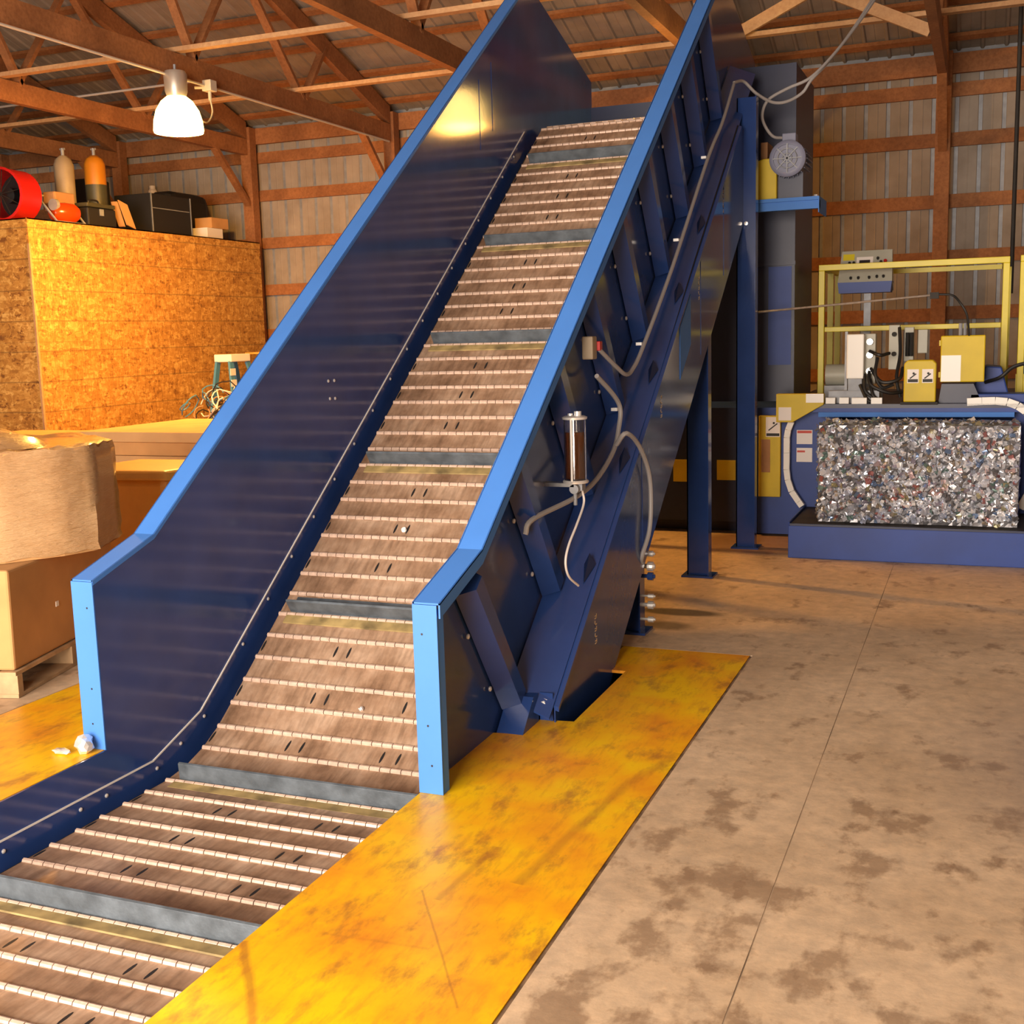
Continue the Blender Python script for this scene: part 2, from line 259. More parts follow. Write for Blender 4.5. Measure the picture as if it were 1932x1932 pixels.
# ------------------------------------------------------------------ mesh helpers
class MB:
    def __init__(s): s.v = []; s.f = []; s.m = []
    def add(s, vs, fs, mi=0):
        k = len(s.v); s.v += [tuple(p) for p in vs]; s.f += [tuple(i+k for i in f) for f in fs]; s.m += [mi]*len(fs); return s
    def box(s, x0, x1, y0, y1, z0, z1, mi=0):
        return s.add([(x0,y0,z0),(x1,y0,z0),(x1,y1,z0),(x0,y1,z0),(x0,y0,z1),(x1,y0,z1),(x1,y1,z1),(x0,y1,z1)],
            [(0,3,2,1),(4,5,6,7),(0,1,5,4),(1,2,6,5),(2,3,7,6),(3,0,4,7)], mi)
    def obox(s, c, ax, ay, az, mi=0):      # centre and three half vectors
        c, ax, ay, az = map(Vector, (c, ax, ay, az)); P = []
        for dz in (-1, 1):
            for dx, dy in ((-1,-1),(1,-1),(1,1),(-1,1)): P.append(c+ax*dx+ay*dy+az*dz)
        return s.add(P, [(0,3,2,1),(4,5,6,7),(0,1,5,4),(1,2,6,5),(2,3,7,6),(3,0,4,7)], mi)
    def bar(s, p0, p1, wd, th, up=(0,0,1), mi=0):   # rectangular bar from p0 to p1
        p0, p1 = Vector(p0), Vector(p1); d = (p1-p0); u = Vector(up); sd = d.cross(u).normalized(); u2 = sd.cross(d).normalized()
        return s.obox((p0+p1)/2, d/2, sd*wd/2, u2*th/2, mi)
    def prism_x(s, poly, x0, x1, mi=0):   # polygon in (y,z), extruded in x
        n = len(poly); vs = [(x0,y,z) for y,z in poly]+[(x1,y,z) for y,z in poly]
        fs = [tuple(range(n-1,-1,-1)), tuple(range(n,2*n))]+[(i,(i+1)%n,n+(i+1)%n,n+i) for i in range(n)]
        return s.add(vs, fs, mi)
    def prism_y(s, poly, y0, y1, mi=0):   # polygon in (x,z)
        n = len(poly); vs = [(x,y0,z) for x,z in poly]+[(x,y1,z) for x,z in poly]
        fs = [tuple(range(n)), tuple(range(2*n-1,n-1,-1))]+[(i,n+i,n+(i+1)%n,(i+1)%n) for i in range(n)]
        return s.add(vs, fs, mi)
    def prism_z(s, poly, z0, z1, mi=0, top=None):
        n = len(poly); tp = top or poly; vs = [(x,y,z0) for x,y in poly]+[(x,y,z1) for x,y in tp]
        fs = [tuple(range(n-1,-1,-1)), tuple(range(n,2*n))]+[(i,(i+1)%n,n+(i+1)%n,n+i) for i in range(n)]
        return s.add(vs, fs, mi)
    def cyl(s, p0, p1, r0, r1=None, n=12, mi=0, caps=True):
        r1 = r0 if r1 is None else r1; p0, p1 = Vector(p0), Vector(p1); d = (p1-p0).normalized()
        a = d.orthogonal().normalized(); bb = d.cross(a); vs = []
        for p, r in ((p0, r0), (p1, r1)):
            for k in range(n):
                t = 2*math.pi*k/n; vs.append(p+(a*math.cos(t)+bb*math.sin(t))*r)
        fs = [(i,(i+1)%n,n+(i+1)%n,n+i) for i in range(n)]
        if caps: fs += [tuple(range(n-1,-1,-1)), tuple(range(n,2*n))]
        return s.add(vs, fs, mi)
    def tube(s, pts, r, n=8, mi=0, closed=False):
        P = [Vector(p) for p in pts]; vs = []; fs = []; m = len(P); a = None
        for i, p in enumerate(P):
            d = ((P[(i+1)%m] if closed or i < m-1 else p)-(P[i-1] if closed or i > 0 else p)).normalized()
            a = d.orthogonal().normalized() if a is None else (a-d*a.dot(d)).normalized(); bb = d.cross(a)
            for k in range(n): t = 2*math.pi*k/n; vs.append(p+(a*math.cos(t)+bb*math.sin(t))*r)
        for i in range(m if closed else m-1):
            for k in range(n): j = (i+1)%m; fs.append((i*n+k, i*n+(k+1)%n, j*n+(k+1)%n, j*n+k))
        if not closed: fs += [tuple(range(n-1,-1,-1)), tuple((m-1)*n+k for k in range(n))]
        return s.add(vs, fs, mi)
    def lathe(s, prof, c=(0,0,0), axis=(0,0,1), n=24, mi=0):   # prof: (r, h)
        ax = Vector(axis).normalized(); a = ax.orthogonal().normalized(); bb = ax.cross(a); c = Vector(c); vs = []; fs = []
        for r, h in prof:
            for k in range(n): t = 2*math.pi*k/n; vs.append(c+ax*h+(a*math.cos(t)+bb*math.sin(t))*r)
        for i in range(len(prof)-1):
            for k in range(n): fs.append((i*n+k, i*n+(k+1)%n, (i+1)*n+(k+1)%n, (i+1)*n+k))
        return s.add(vs, fs, mi)
WORLD = {}
def spline(pts, per=6):
    P = [Vector(p) for p in pts]; Q = [P[0]*2-P[1]]+P+[P[-1]*2-P[-2]]; out = []
    for i in range(1, len(Q)-2):
        for k in range(per):
            t = k/per; a, b_, c_, d = Q[i-1], Q[i], Q[i+1], Q[i+2]
            out.append(0.5*((2*b_)+(c_-a)*t+(2*a-5*b_+4*c_-d)*t*t+(3*b_-a-3*c_+d)*t**3))
    out.append(P[-1]); return out
def obj(name, mb, mats, parent=None, org=None, smooth=False, bevel=0.0, flip=True):
    """one mesh object; mb in world coordinates, origin org (default the parent's origin)"""
    if not isinstance(mats, (list, tuple)): mats = [mats]
    org = Vector(org) if org is not None else (WORLD[parent.name].copy() if parent else Vector((0,0,0)))
    me = bpy.data.meshes.new(name); me.from_pydata([tuple(Vector(p)-org) for p in mb.v], [], mb.f); 
    for k in mats: me.materials.append(k)
    if len(mats) > 1: me.polygons.foreach_set('material_index', mb.m)
    if flip:
        bm = bmesh.new(); bm.from_mesh(me); bmesh.ops.recalc_face_normals(bm, faces=bm.faces); bm.to_mesh(me); bm.free()
    if smooth: me.polygons.foreach_set('use_smooth', [True]*len(me.polygons))
    me.update()
    o = bpy.data.objects.new(name, me); COL.objects.link(o); WORLD[o.name] = org
    if parent: o.parent = parent; o.location = org-WORLD[parent.name]
    else: o.location = org
    if bevel:
        bv = o.modifiers.new('bevel', 'BEVEL'); bv.width = bevel; bv.segments = 2; bv.limit_method = 'ANGLE'
    if smooth:
        try: me.set_sharp_from_angle(angle=math.radians(40))
        except Exception: pass
    return o
def empty(name, loc):
    o = bpy.data.objects.new(name, None); o.empty_display_size = 0.1; COL.objects.link(o); o.location = loc; WORLD[o.name] = Vector(loc); return o
def copy_at(o, parent, loc, rot=None):
    c = o.copy(); COL.objects.link(c); WORLD[c.name] = Vector(loc); c.parent = parent
    c.location = Vector(loc)-(WORLD[parent.name] if parent else Vector((0,0,0)))
    if rot is not None: c.rotation_euler = rot
    return c
def tag(o, label, cat, group=None, kind=None):
    o['label'] = label
    if cat: o['category'] = cat
    if group: o['group'] = group
    if kind: o['kind'] = kind
    return o
def struct(o, label=None):
    o['kind'] = 'structure'
    if label: o['label'] = label
    return o

# ================================================================== THE SETTING
XL, XR, YB, YF = -15.0, 5.2, 13.5, -2.5
SL = 1/3; EAVE = 4.42; RIDGE_Y = 3.75
def roof_z(y): return EAVE+(YB-y)*SL if y >= RIDGE_Y else EAVE+(YB-RIDGE_Y)*SL-(RIDGE_Y-y)*SL
PX0, PX1, PY1 = -4.10, -1.055, 5.76       # outer edges of the pit cover plates
fl = MB(); 
fl.box(XL, PX0-0.012, YF, YB+0.2, -0.3, 0); fl.box(PX0-0.012, -0.533, PY1+0.012, YB+0.2, -0.3, 0); fl.box(PX1+0.012, -0.533, YF, PY1+0.012, -0.3, 0)
fl.box(-0.529, XR, YF, YB+0.2, -0.3, 0)
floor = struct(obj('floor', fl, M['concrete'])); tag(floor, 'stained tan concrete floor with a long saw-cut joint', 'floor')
p = MB(); p.box(PX0-0.2, PX0+0.5, YF, 5.9, -1.0, -0.02); p.box(-1.70, PX1+0.2, YF, 4.40, -1.0, -0.02); p.box(-1.50, PX1+0.2, 4.40, 5.5, -1.0, -0.02); p.box(-1.70, PX1+0.2, 5.5, 5.95, -1.0, -0.02); p.box(PX0, PX1, 5.5, 5.95, -1.0, -0.02); p.box(PX0, PX1, YF, 6.2, -1.2, -1.0)
obj('pit_lining', p, M['dark'], floor)
obj('joint_filler', MB().box(-0.56, -0.50, YF, YB, -0.25, -0.0012), M['grout'], floor)
obj('plate_edge_dirt', MB().box(PX1+0.001, PX1+0.014, YF, PY1, -0.05, -0.002), M['edge_dirt'], floor)

def ribbed(width, length, nr, h, vertical=True):
    """one steel sheet, ribs along its length; local x across, local y along, z = rib height"""
    mb = MB(); pts = []; pitch = width/nr
    for k in range(nr):
        x = k*pitch; pts += [(x, 0), (x+pitch*0.36, 0), (x+pitch*0.40, 0.004), (x+pitch*0.44, 0), (x+pitch*0.78, 0), (x+pitch*0.84, h), (x+pitch*0.94, h)]
    pts.append((width, 0)); n = len(pts)
    mb.add([(x, 0, z) for x, z in pts]+[(x, length, z) for x, z in pts], [(i, i+1, n+i+1, n+i) for i in range(n-1)])
    return mb
NP = 22; PW = (XR-XL)/NP
# back wall: ribbed sheets, girts, posts
bk = MB(); bk.box(XL, XR, YB+0.06, YB+0.16, 0, EAVE+0.3)
wall_back = tag(struct(obj('wall_back', bk, M['galv'])), 'far wall of white ribbed steel on timber girts and posts', 'wall')
first = None
for k in range(NP):
    loc = (XL+k*PW, YB+0.05, 0)
    if first is None:
        first = obj('siding_panel', ribbed(PW, EAVE, 4, -0.022), M['siding'], wall_back, org=(0,0,0), flip=False)
        first.location = loc; first.rotation_euler = (math.radians(90), 0, 0); WORLD[first.name] = Vector(loc)
    else: copy_at(first, wall_back, loc)
for z in (0.45, 1.10, 1.735, 2.33, 2.93, 3.55, 4.04):
    x = XL
    for x1 in (-11.1, -9.0, -6.9, -4.57, -2.49, -0.46, XR):
        dz = random.uniform(-0.015, 0.015)
        obj('girt', MB().box(x+0.004, x1-0.004, YB-0.005, YB+0.035, z-0.07+dz, z+0.07+dz), M['wood'], wall_back); x = x1
obj('eave_plate', MB().box(XL, XR, YB-0.06, YB-0.005, EAVE-0.22, EAVE-0.02), M['wood'], wall_back)
for x in (-13.2, -11.1, -9.0, -6.9, -4.57, -2.49, -0.46, 1.6, 3.7):
    obj('post', MB().box(x-0.075, x+0.075, YB-0.21, YB-0.062, 0, EAVE-0.02), M['wood'], wall_back, bevel=0.006)
# side walls and front wall with the door opening
def side_wall(name, x, s, label):
    o = tag(struct(obj(name, MB().prism_x([(YF, 0), (YB, 0), (YB, EAVE), (RIDGE_Y, roof_z(RIDGE_Y)), (YF, roof_z(YF))], x, x+s*0.1), M['siding'])), label, 'wall')
    for z in (0.5, 1.7, 2.9, 4.0): obj('girt', MB().box(min(x, x-s*0.05), max(x, x-s*0.05), YF, YB-0.3, z-0.07, z+0.07), M['wood'], o)
    return o
side_wall('wall_left', XL, -1, 'ribbed steel side wall beyond the strand-board room')
side_wall('wall_right', XR, 1, 'ribbed steel side wall right of the baler')
fw = MB(); fw.box(XL, -5.7, YF-0.1, YF, 0, 5.6); fw.box(-0.1, XR, YF-0.1, YF, 0, 5.6); fw.box(-5.7, -0.1, YF-0.1, YF, 3.7, 5.6)
tag(struct(obj('wall_front', fw, M['siding'])), 'front wall with a wide open doorway', 'wall')
# roof
rl_b = math.hypot(YB+0.2-RIDGE_Y, (YB+0.2-RIDGE_Y)*SL); rl_f = math.hypot(RIDGE_Y-YF, (RIDGE_Y-YF)*SL); ang = math.atan(SL)
rb = MB(); zr = roof_z(RIDGE_Y)
rb.prism_x([(YB+0.3, EAVE-0.1+0.10), (RIDGE_Y, zr+0.10), (YF-0.2, roof_z(YF)+0.03), (YF-0.2, roof_z(YF)+0.13), (RIDGE_Y, zr+0.2), (YB+0.3, EAVE+0.1)], XL-0.1, XR+0.1)
ceiling = tag(struct(obj('ceiling', rb, M['galv'])), 'sloping underside of the ribbed steel roof on purlins', 'ceiling')
fb = ff = None
for k in range(NP):
    loc = (XL+k*PW, RIDGE_Y, zr+0.06)
    if fb is None:
        fb = obj('roof_panel', ribbed(PW, rl_b, 4, -0.02), M['roofing'], ceiling, org=(0,0,0), flip=False); fb.location = loc; fb.rotation_euler = (-ang, 0, 0)
        ff = obj('roof_panel', ribbed(PW, rl_f, 4, -0.02), M['roofing'], ceiling, org=(0,0,0), flip=False); ff.location = (XL+(k+1)*PW, RIDGE_Y, zr+0.06); ff.rotation_euler = (-ang, 0, math.pi)
    else:
        copy_at(fb, ceiling, loc); copy_at(ff, ceiling, (XL+(k+1)*PW, RIDGE_Y, zr+0.06))
y = YB-0.25; pu = None
while y > 4.2:
    z = roof_z(y)
    if pu is None:
        pu = obj('purlin', MB().obox((0,0,0), ((XR-XL)/2,0,0), (0,0.045*math.cos(ang),-0.045*math.sin(ang)), (0,0.02*math.sin(ang),0.02*math.cos(ang))), M['wood'], ceiling, org=(0,0,0))
        pu.location = ((XR+XL)/2, y, z+0.012); WORLD[pu.name] = Vector(pu.location)
    else: copy_at(pu, ceiling, ((XR+XL)/2, y, z+0.012))
    y -= 0.61
# trusses: bottom chord along y, top chord up the slope, W webs, knee brace
TR = [(-11.1, 'dim timber roof truss over the far left of the strand-board room'), (-9.0, 'timber roof truss above the strand-board room with a knee brace at its post'),
      (-6.9, 'orange-lit timber roof truss that carries the glowing lamp'), (-4.57, 'timber roof truss just left of the tall conveyor top'),
      (-2.49, 'timber roof truss crossing between the two conveyor sides'), (-0.46, 'timber roof truss ending at the wall post behind the yellow railing')]
for x, lab in TR:
    t = empty('roof_truss', (x, YB-0.1, 4.05)); tag(t, lab, 'roof truss', 'timber roof trusses')
    obj('bottom_chord', MB().box(x-0.04, x+0.04, 3.9, YB-0.215, 4.05, 4.25), M['wood'], t)
    dz = 0.03
    obj('top_chord', MB().prism_x([(YB-0.215, roof_z(YB-0.215)-0.24), (YB-0.215, roof_z(YB-0.215)-dz), (RIDGE_Y, zr-dz), (RIDGE_Y, zr-0.24)], x-0.04, x+0.04), M['wood'], t)
    for y0, z0, y1 in ((9.40, 4.22, 10.22), (9.46, 4.22, 8.45), (11.30, 4.22, 10.2), (11.34, 4.22, 11.82), (6.9, 4.22, 8.4), (6.8, 4.22, 5.2)):
        obj('web', MB().bar((x, y0, z0), (x, y1, roof_z(y1)-0.14), 0.04, 0.09, (1, 0, 0)), M['wood'], t)
    obj('knee_brace', MB().bar((x, YB-0.20, 3.42), (x, YB-0.92, 4.10), 0.05, 0.09, (1, 0, 0)), M['wood'], t)
# long lateral braces on top of the bottom chords
def brace(name, p0, p1, wd, th, mt, label, cat='brace'):
    return tag(obj(name, MB().bar(p0, p1, wd, th), mt, org=p0), label, cat, 'roof braces')
brace('lateral_brace', (-14.8, 9.22, 4.28), (4.8, 9.10, 4.28), 0.09, 0.04, M['wood_pale'], 'long pale board lying across the truss chords above the glowing lamp')
brace('lateral_brace', (-14.8, 11.20, 4.275), (4.8, 11.12, 4.275), 0.09, 0.04, M['wood_pale'], 'long pale board lying across the truss chords nearer the far wall')
brace('diagonal_brace', (-0.503, 11.0, 4.10), (-1.42, 11.0, 4.56), 0.04, 0.10, M['wood_pale'], 'pale diagonal board rising left from the truss above the yellow railing')
brace('diagonal_brace', (-2.39, 11.0, 4.16), (-1.48, 11.0, 4.56), 0.04, 0.10, M['wood_pale'], 'pale diagonal board right of the conveyor top under the roof')

# ================================================================== PIT COVER PLATES
rp = MB(); rp.add([], [])
poly = [(-1.862, -2.45), (PX1, -2.45), (PX1, PY1), (-1.72, PY1), (-1.72, 5.32), (-1.58, 5.32), (-1.58, 4.535), (-1.735, 4.515), (-1.735, 4.32), (-1.862, 4.30)]
rp.prism_z(poly, -0.012, 0.002)
tag(obj('floor_plate', rp, M['plate'], org=(PX1, 2, 0)), 'worn yellow steel floor plate along the right side of the conveyor', 'floor plate', 'yellow floor plates')
tag(obj('floor_plate', MB().box(PX0, -3.316, -2.45, PY1, -0.012, 0.002), M['plate'], org=(PX0, 2, 0)), 'worn yellow steel floor plate left of the conveyor beside the pallet', 'floor plate', 'yellow floor plates')

# ================================================================== CONVEYOR
TAN = 0.735; TH = math.atan(TAN); Y0 = 4.45; ZF = -0.23
CONV = empty('incline_conveyor', (-2.58, 4.2, 0))
tag(CONV, 'tall blue steel incline conveyor with a brown hinged slat belt', 'conveyor')
XI_L, XI_R, CAPW = -3.305, -1.865, 0.108
cap = [(3.627, 0.715), (4.02, 0.838), (8.78, 4.30)]
FAR_Y = 10.30
# left side sheet (continues as the pit side)
left_poly = [(-2.4, -0.36), (-2.4, 0.0), (3.63, 0.0), (3.63, 0.70), (4.02, 0.83), (8.78, 4.29), (FAR_Y, 3.84), (FAR_Y, 3.2), (8.95, 3.0), (4.55, -0.10), (4.25, -0.36)]
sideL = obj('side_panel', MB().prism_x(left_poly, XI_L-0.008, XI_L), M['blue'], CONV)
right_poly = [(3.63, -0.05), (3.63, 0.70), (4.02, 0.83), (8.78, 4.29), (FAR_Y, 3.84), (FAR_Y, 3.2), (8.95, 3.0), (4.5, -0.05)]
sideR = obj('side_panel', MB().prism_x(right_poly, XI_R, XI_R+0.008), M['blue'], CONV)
# lower liner sheet with a bare bright edge, bolts under the edge
wl = [(-2.4, -0.135), (3.90, -0.145), (4.25, -0.028), (8.6, 0.735*(8.6-4.285))]
liner = obj('liner_sheet', MB().prism_x(wl+[(8.6, 0.735*(8.6-4.45)-0.1), (4.55, -0.06), (4.2, -0.34), (-2.4, -0.34)], XI_L, XI_L+0.004), M['blue'], sideL)
e = MB()
for (ya, za), (yb, zb) in zip(wl[:-1], wl[1:]):
    nx = Vector((0, -(zb-za), yb-ya)).normalized(); e.obox(((XI_L+0.003), (ya+yb)/2, (za+zb)/2), (0.0025, 0, 0), (0, (yb-ya)/2, (zb-za)/2), nx*0.0035)
obj('bare_edge', e, M['white_line'], sideL)
bolt_pts = [(2.2, -0.185), (2.6, -0.185), (3.05, -0.185), (3.45, -0.185), (3.60, -0.185), (3.92, -0.185), (4.09, -0.13), (4.27, -0.06)]+[(4.37+k*0.235, -0.05+(k*0.235+0.10)*TAN) for k in range(1, 18)]
bt = None
for yy, zz in bolt_pts:
    P = (XI_L+0.004, yy, zz)
    if bt is None: bt = obj('bolt', MB().lathe([(0.009, 0), (0.009, 0.003), (0.005, 0.006), (0.0005, 0.0065)], P, (1,0,0), 8), M['zinc'], sideL, org=P)
    else: copy_at(bt, sideL, P)
for yy, zz in ((5.537, 1.426), (5.60, 1.426), (5.545, 1.33), (5.60, 1.328)): copy_at(bt, sideL, (XI_L, yy, zz))
# vertical seams near the top of the left sheet
for yy in (7.75, 7.98): obj('sheet_seam', MB().box(XI_L-0.001, XI_L+0.003, yy, yy+0.012, 2.93+(yy-7.75)*.7, 3.40+(yy-7.75)*.7), M['blue'], sideL)
# rails on top of the sides and end posts
def rail(x_in, s, name='top_rail'):
    xo = x_in+s*CAPW; mb = MB(); th = 0.006; lip = 0.055
    for (ya, za), (yb, zb) in zip(cap[:-1], cap[1:]):
        for (xa, xb, dz0, dz1) in ((x_in, xo, -th, 0), (xo-s*th, xo, -lip, 0), (x_in-s*0.001, x_in+s*th, -0.02, 0)):
            x0, x1 = min(xa, xb), max(xa, xb)
            mb.add([(x0,ya,za+dz0),(x1,ya,za+dz0),(x1,yb,zb+dz0),(x0,yb,zb+dz0),(x0,ya,za+dz1),(x1,ya,za+dz1),(x1,yb,zb+dz1),(x0,yb,zb+dz1)],
                [(0,3,2,1),(4,5,6,7),(0,1,5,4),(1,2,6,5),(2,3,7,6),(3,0,4,7)])
    r_ = obj(name, mb, M['blue_lit'], CONV)
    post = MB(); x0, x1 = min(x_in, xo), max(x_in, xo)
    post.box(x0, x1-0.012 if s > 0 else x1, 3.622, 3.628, 0.003, 0.708); xs = (xo-s*th*0.5)
    post.box(min(x_in+s*0.010, x_in+s*0.016), max(x_in+s*0.010, x_in+s*0.016), 3.628, 3.70, 0.003, 0.70)
    post.box(min(xo-s*0.02, xo-s*0.014), max(xo-s*0.02, xo-s*0.014), 3.628, 3.68, 0.003, 0.69)
    p_ = obj('end_post', post, M['blue_lit'], CONV)
    for zz, dx in ((0.60, 0.035), (0.26, 0.045), (0.11, 0.055)): obj('bolt_hole', MB().cyl((x_in+s*dx, 3.6215, zz), (x_in+s*dx, 3.623, zz), 0.0045, n=8), M['black'], p_)
rail(XI_R, 1); rail(XI_L, -1)
# outside ribs, main beams, gussets (both sides, mirrored)
def outside(x_in, s):
    X = lambda d: x_in+s*d
    def bx(mb, d0, d1, *a): return mb.box(min(X(d0), X(d1)), max(X(d0), X(d1)), *a)
    dirv = Vector((0, math.cos(TH), math.sin(TH))); nv = Vector((0, -math.sin(TH), math.cos(TH)))
    ribs = [4.444+0.515*k for k in range(9)]
    for k, yb in enumerate(ribs):
        base = Vector((0, yb, TAN*(yb-4.43)+0.11)); ln = 0.80 if k else 0.73
        mb = MB(); w2 = 0.042
        A, B = base, base+nv*ln
        for d0, d1, o0, o1 in ((0.008, 0.016, -w2, -w2+0.0), (0, 0, 0, 0)): pass
        # folded hat: sloped face + flat + sloped face
        sec = [(0.008, -0.075), (0.085, -0.035), (0.085, 0.035), (0.008, 0.075)]
        vs = []
        for q in (A, B):
            for d, u in sec: vs.append((X(d), q.y+dirv.y*u, q.z+dirv.z*u))
        mb.add(vs, [(0,1,5,4), (1,2,6,5), (2,3,7,6), (0,3,2,1), (4,5,6,7), (3,0,4,7)])
        rb_ = obj('rib', mb, M['blue'], CONV)
        for h in (0.18, 0.52):
            q = A+nv*h-dirv*0.10; obj('bolt', MB().lathe([(0.011, 0), (0.011, 0.006), (0.005, 0.009), (0.0005, 0.0095)], (X(0.008), q.y, q.z), (s,0,0), 8), M['zinc'], rb_)
    # main beam: top flange between sheet and web, web with turned lip
    top = lambda y_: TAN*(y_-4.43)
    fl_ = MB(); ya, yb = 4.44, 9.2
    P = [(ya, top(ya)+0.12), (yb, top(yb)+0.12), (yb, top(yb)+0.112), (ya, top(ya)+0.112)]
    n4 = []
    # flange slopes slightly outward and down
    vs = [(X(0.008), ya, top(ya)+0.11), (X(0.199), ya, top(ya)+0.03), (X(0.199), yb, top(yb)+0.03), (X(0.008), yb, top(yb)+0.11)]
    vs += [(a, b_, c_-0.008) for a, b_, c_ in vs]
    fl_.add(vs, [(0,1,2,3), (4,7,6,5), (0,4,5,1), (1,5,6,2), (2,6,7,3), (3,7,4,0)])
    beam = obj('frame_beam', fl_, M['blue'], CONV)
    wb = MB(); wb.prism_x([(4.50, -0.13), (4.50, 0.075), (8.55, top(8.55)+0.035), (9.3, top(8.55)+0.035), (9.3, 2.83), (5.19, -0.13)], min(X(0.200), X(0.206)), max(X(0.200), X(0.206)))
    lp = MB(); lp.add([(X(0.206), 4.5, 0.077), (X(0.222), 4.5, 0.07), (X(0.222), 8.55, top(8.55)+0.03), (X(0.206), 8.55, top(8.55)+0.037), (X(0.206), 4.5, 0.055), (X(0.222), 4.5, 0.05), (X(0.222), 8.55, top(8.55)+0.01), (X(0.206), 8.55, top(8.55)+0.015)], [(0,1,2,3),(4,7,6,5),(0,4,5,1),(1,5,6,2),(2,6,7,3),(3,7,4,0)])
    web = obj('beam_web', wb, M['blue'], CONV); obj('web_lip', lp, M['blue'], web); gv = MB(); gv.prism_x([(4.51, 0.066), (8.55, top(8.55)+0.026), (8.55, top(8.55)+0.040), (4.51, 0.080)], min(X(0.190), X(0.1995)), max(X(0.190), X(0.1995))); obj('groove_shade', gv, M['black'], web)  # black strip fills the gap and paints in the groove's shade
    # drain notches in the flange (dark triangular gussets)
    for yy in (5.12, 5.72, 6.30, 6.90, 7.5):
        g = MB(); g.add([(X(0.14), yy, top(yy)+0.062), (X(0.19), yy+0.02, top(yy)+0.06), (X(0.165), yy-0.09, top(yy)-0.01), (X(0.165), yy+0.01, top(yy)+0.115)], [(0,1,2), (0,3,1), (0,2,3), (1,3,2)])
        obj('gusset', g, M['hopper'], beam)
    # web seam covers, and a lighter plate imitating a reflection
    obj('web_reflection', MB().prism_x([(6.75, 1.36), (6.75, 1.66), (7.02, 1.86), (7.02, 1.56)], min(X(0.206), X(0.210)), max(X(0.206), X(0.210))), M['blue_lit'], web)
    for yy in (5.9, 7.3, 8.0): obj('web_joint', MB().prism_x([(yy, TAN*(yy-5.3)+0.02), (yy, top(yy)-0.02), (yy+0.02, top(yy)-0.01), (yy+0.02, TAN*(yy-5.3)+0.03)], min(X(0.206), X(0.209)), max(X(0.206), X(0.209))), M['blue'], web)
    # foot at the floor
    ft = MB(); ft.prism_x([(4.29, -0.03), (4.31, 0.004), (4.44, 0.125), (4.50, 0.125), (4.50, -0.03)], min(X(0.012), X(0.13)), max(X(0.012), X(0.13)))
    foot = obj('foot_bracket', ft, M['blue'], CONV)
    bx(MB(), 0, 1, 0, 1, 0, 1)
    obj('foot_plate', bx(MB(), 0.13, 0.19, 4.515, 4.522, -0.03, 0.125), M['blue'], foot)
    obj('bolt', MB().lathe([(0.018, 0), (0.018, 0.012), (0.011, 0.012), (0.011, 0.03), (0.0005, 0.031)], (X(0.155), 4.515, 0.085), (0,-1,0), 8), M['zinc'], foot)
    return web
webR = outside(XI_R+0.008, 1); webL = outside(XI_L-0.008, -1)
# unreadable pale lettering stickers set on edge along the right web
for yy, zz, hh in ((5.06, 0.20, 0.15), (6.30, 1.17, 0.13), (7.24, 1.83, 0.15), (7.98, 2.42, 0.16)):
    st = MB(); x = -1.6505
    for k in range(5):
        z0 = zz+hh*k/5
        st.box(x, x+0.001, yy, yy+0.03, z0, z0+hh*0.04)
        st.box(x, x+0.001, yy+(0.0 if k % 2 else 0.022), yy+(0.008 if k % 2 else 0.03), z0, z0+hh*0.15)
        if k % 2 == 0: st.box(x, x+0.001, yy+0.002, yy+0.026, z0+hh*0.08, z0+hh*0.11)
    o = obj('sticker', st, M['tan_print'], webR); o['label'] = 'pale vertical lettering'
# belt of hinged slats ------------------------------------------------------------
PITCH_B = 0.137; RAD = 0.8; Lt = RAD*math.tan(TH/2); yc = Y0+ZF/TAN; T1 = yc-Lt; ARC = RAD*TH
YTOP = 8.80; S_T1 = T1; S_A = S_T1+ARC; pA = Vector((0, yc+Lt*math.cos(TH), ZF+Lt*math.sin(TH)))
LEN_I = (YTOP-pA.y)/math.cos(TH); S_H = S_A+LEN_I; RH = 0.26
pH = pA+Vector((0, math.cos(TH), math.sin(TH)))*LEN_I; cH = pH+Vector((0, math.sin(TH), -math.cos(TH)))*RH
def belt(s):
    if s < S_T1: return Vector((0, s, ZF))
    if s < S_A: a = (s-S_T1)/RAD; return Vector((0, T1+RAD*math.sin(a), ZF+RAD*(1-math.cos(a))))
    if s < S_H: return pA+Vector((0, math.cos(TH), math.sin(TH)))*(s-S_A)
    a = TH-(s-S_H)/RH; return cH+Vector((0, -math.sin(a), math.cos(a)))*RH
BX0, BX1 = -3.245, -1.925; BW = BX1-BX0
def slat_mesh(slots):
    mb = MB(); mb.box(0, BW, 0.010, PITCH_B-0.010, -0.006, 0.0, 0)
    n = 26; wd = BW/n
    for k in range(n):
        rr = 0.0125 if k % 2 else 0.0120
        mb.cyl((k*wd+0.0025, 0, 0.001), ((k+1)*wd-0.0015, 0, 0.001), rr, n=8, mi=1)
        if k % 2: mb.box(k*wd+0.003, (k+1)*wd-0.003, 0.0, 0.014, -0.005, 0.0015, 0)
        else: mb.box(k*wd+0.003, (k+1)*wd-0.003, -0.014, 0.0, -0.005, 0.0015, 0)
    if slots:
        for sx_ in (-3.235, -2.83, -2.758, -2.355, -2.277):
            x = sx_-BX0; P = []
            for q in range(10):
                t_ = 2*math.pi*q/10; P.append((x+0.0065*math.cos(t_), PITCH_B*0.5+0.034*math.sin(t_)))
            mb.prism_z(P, -0.001, 0.0006, 2)
    return mb
sA = sB = None; flp = None
i = -44
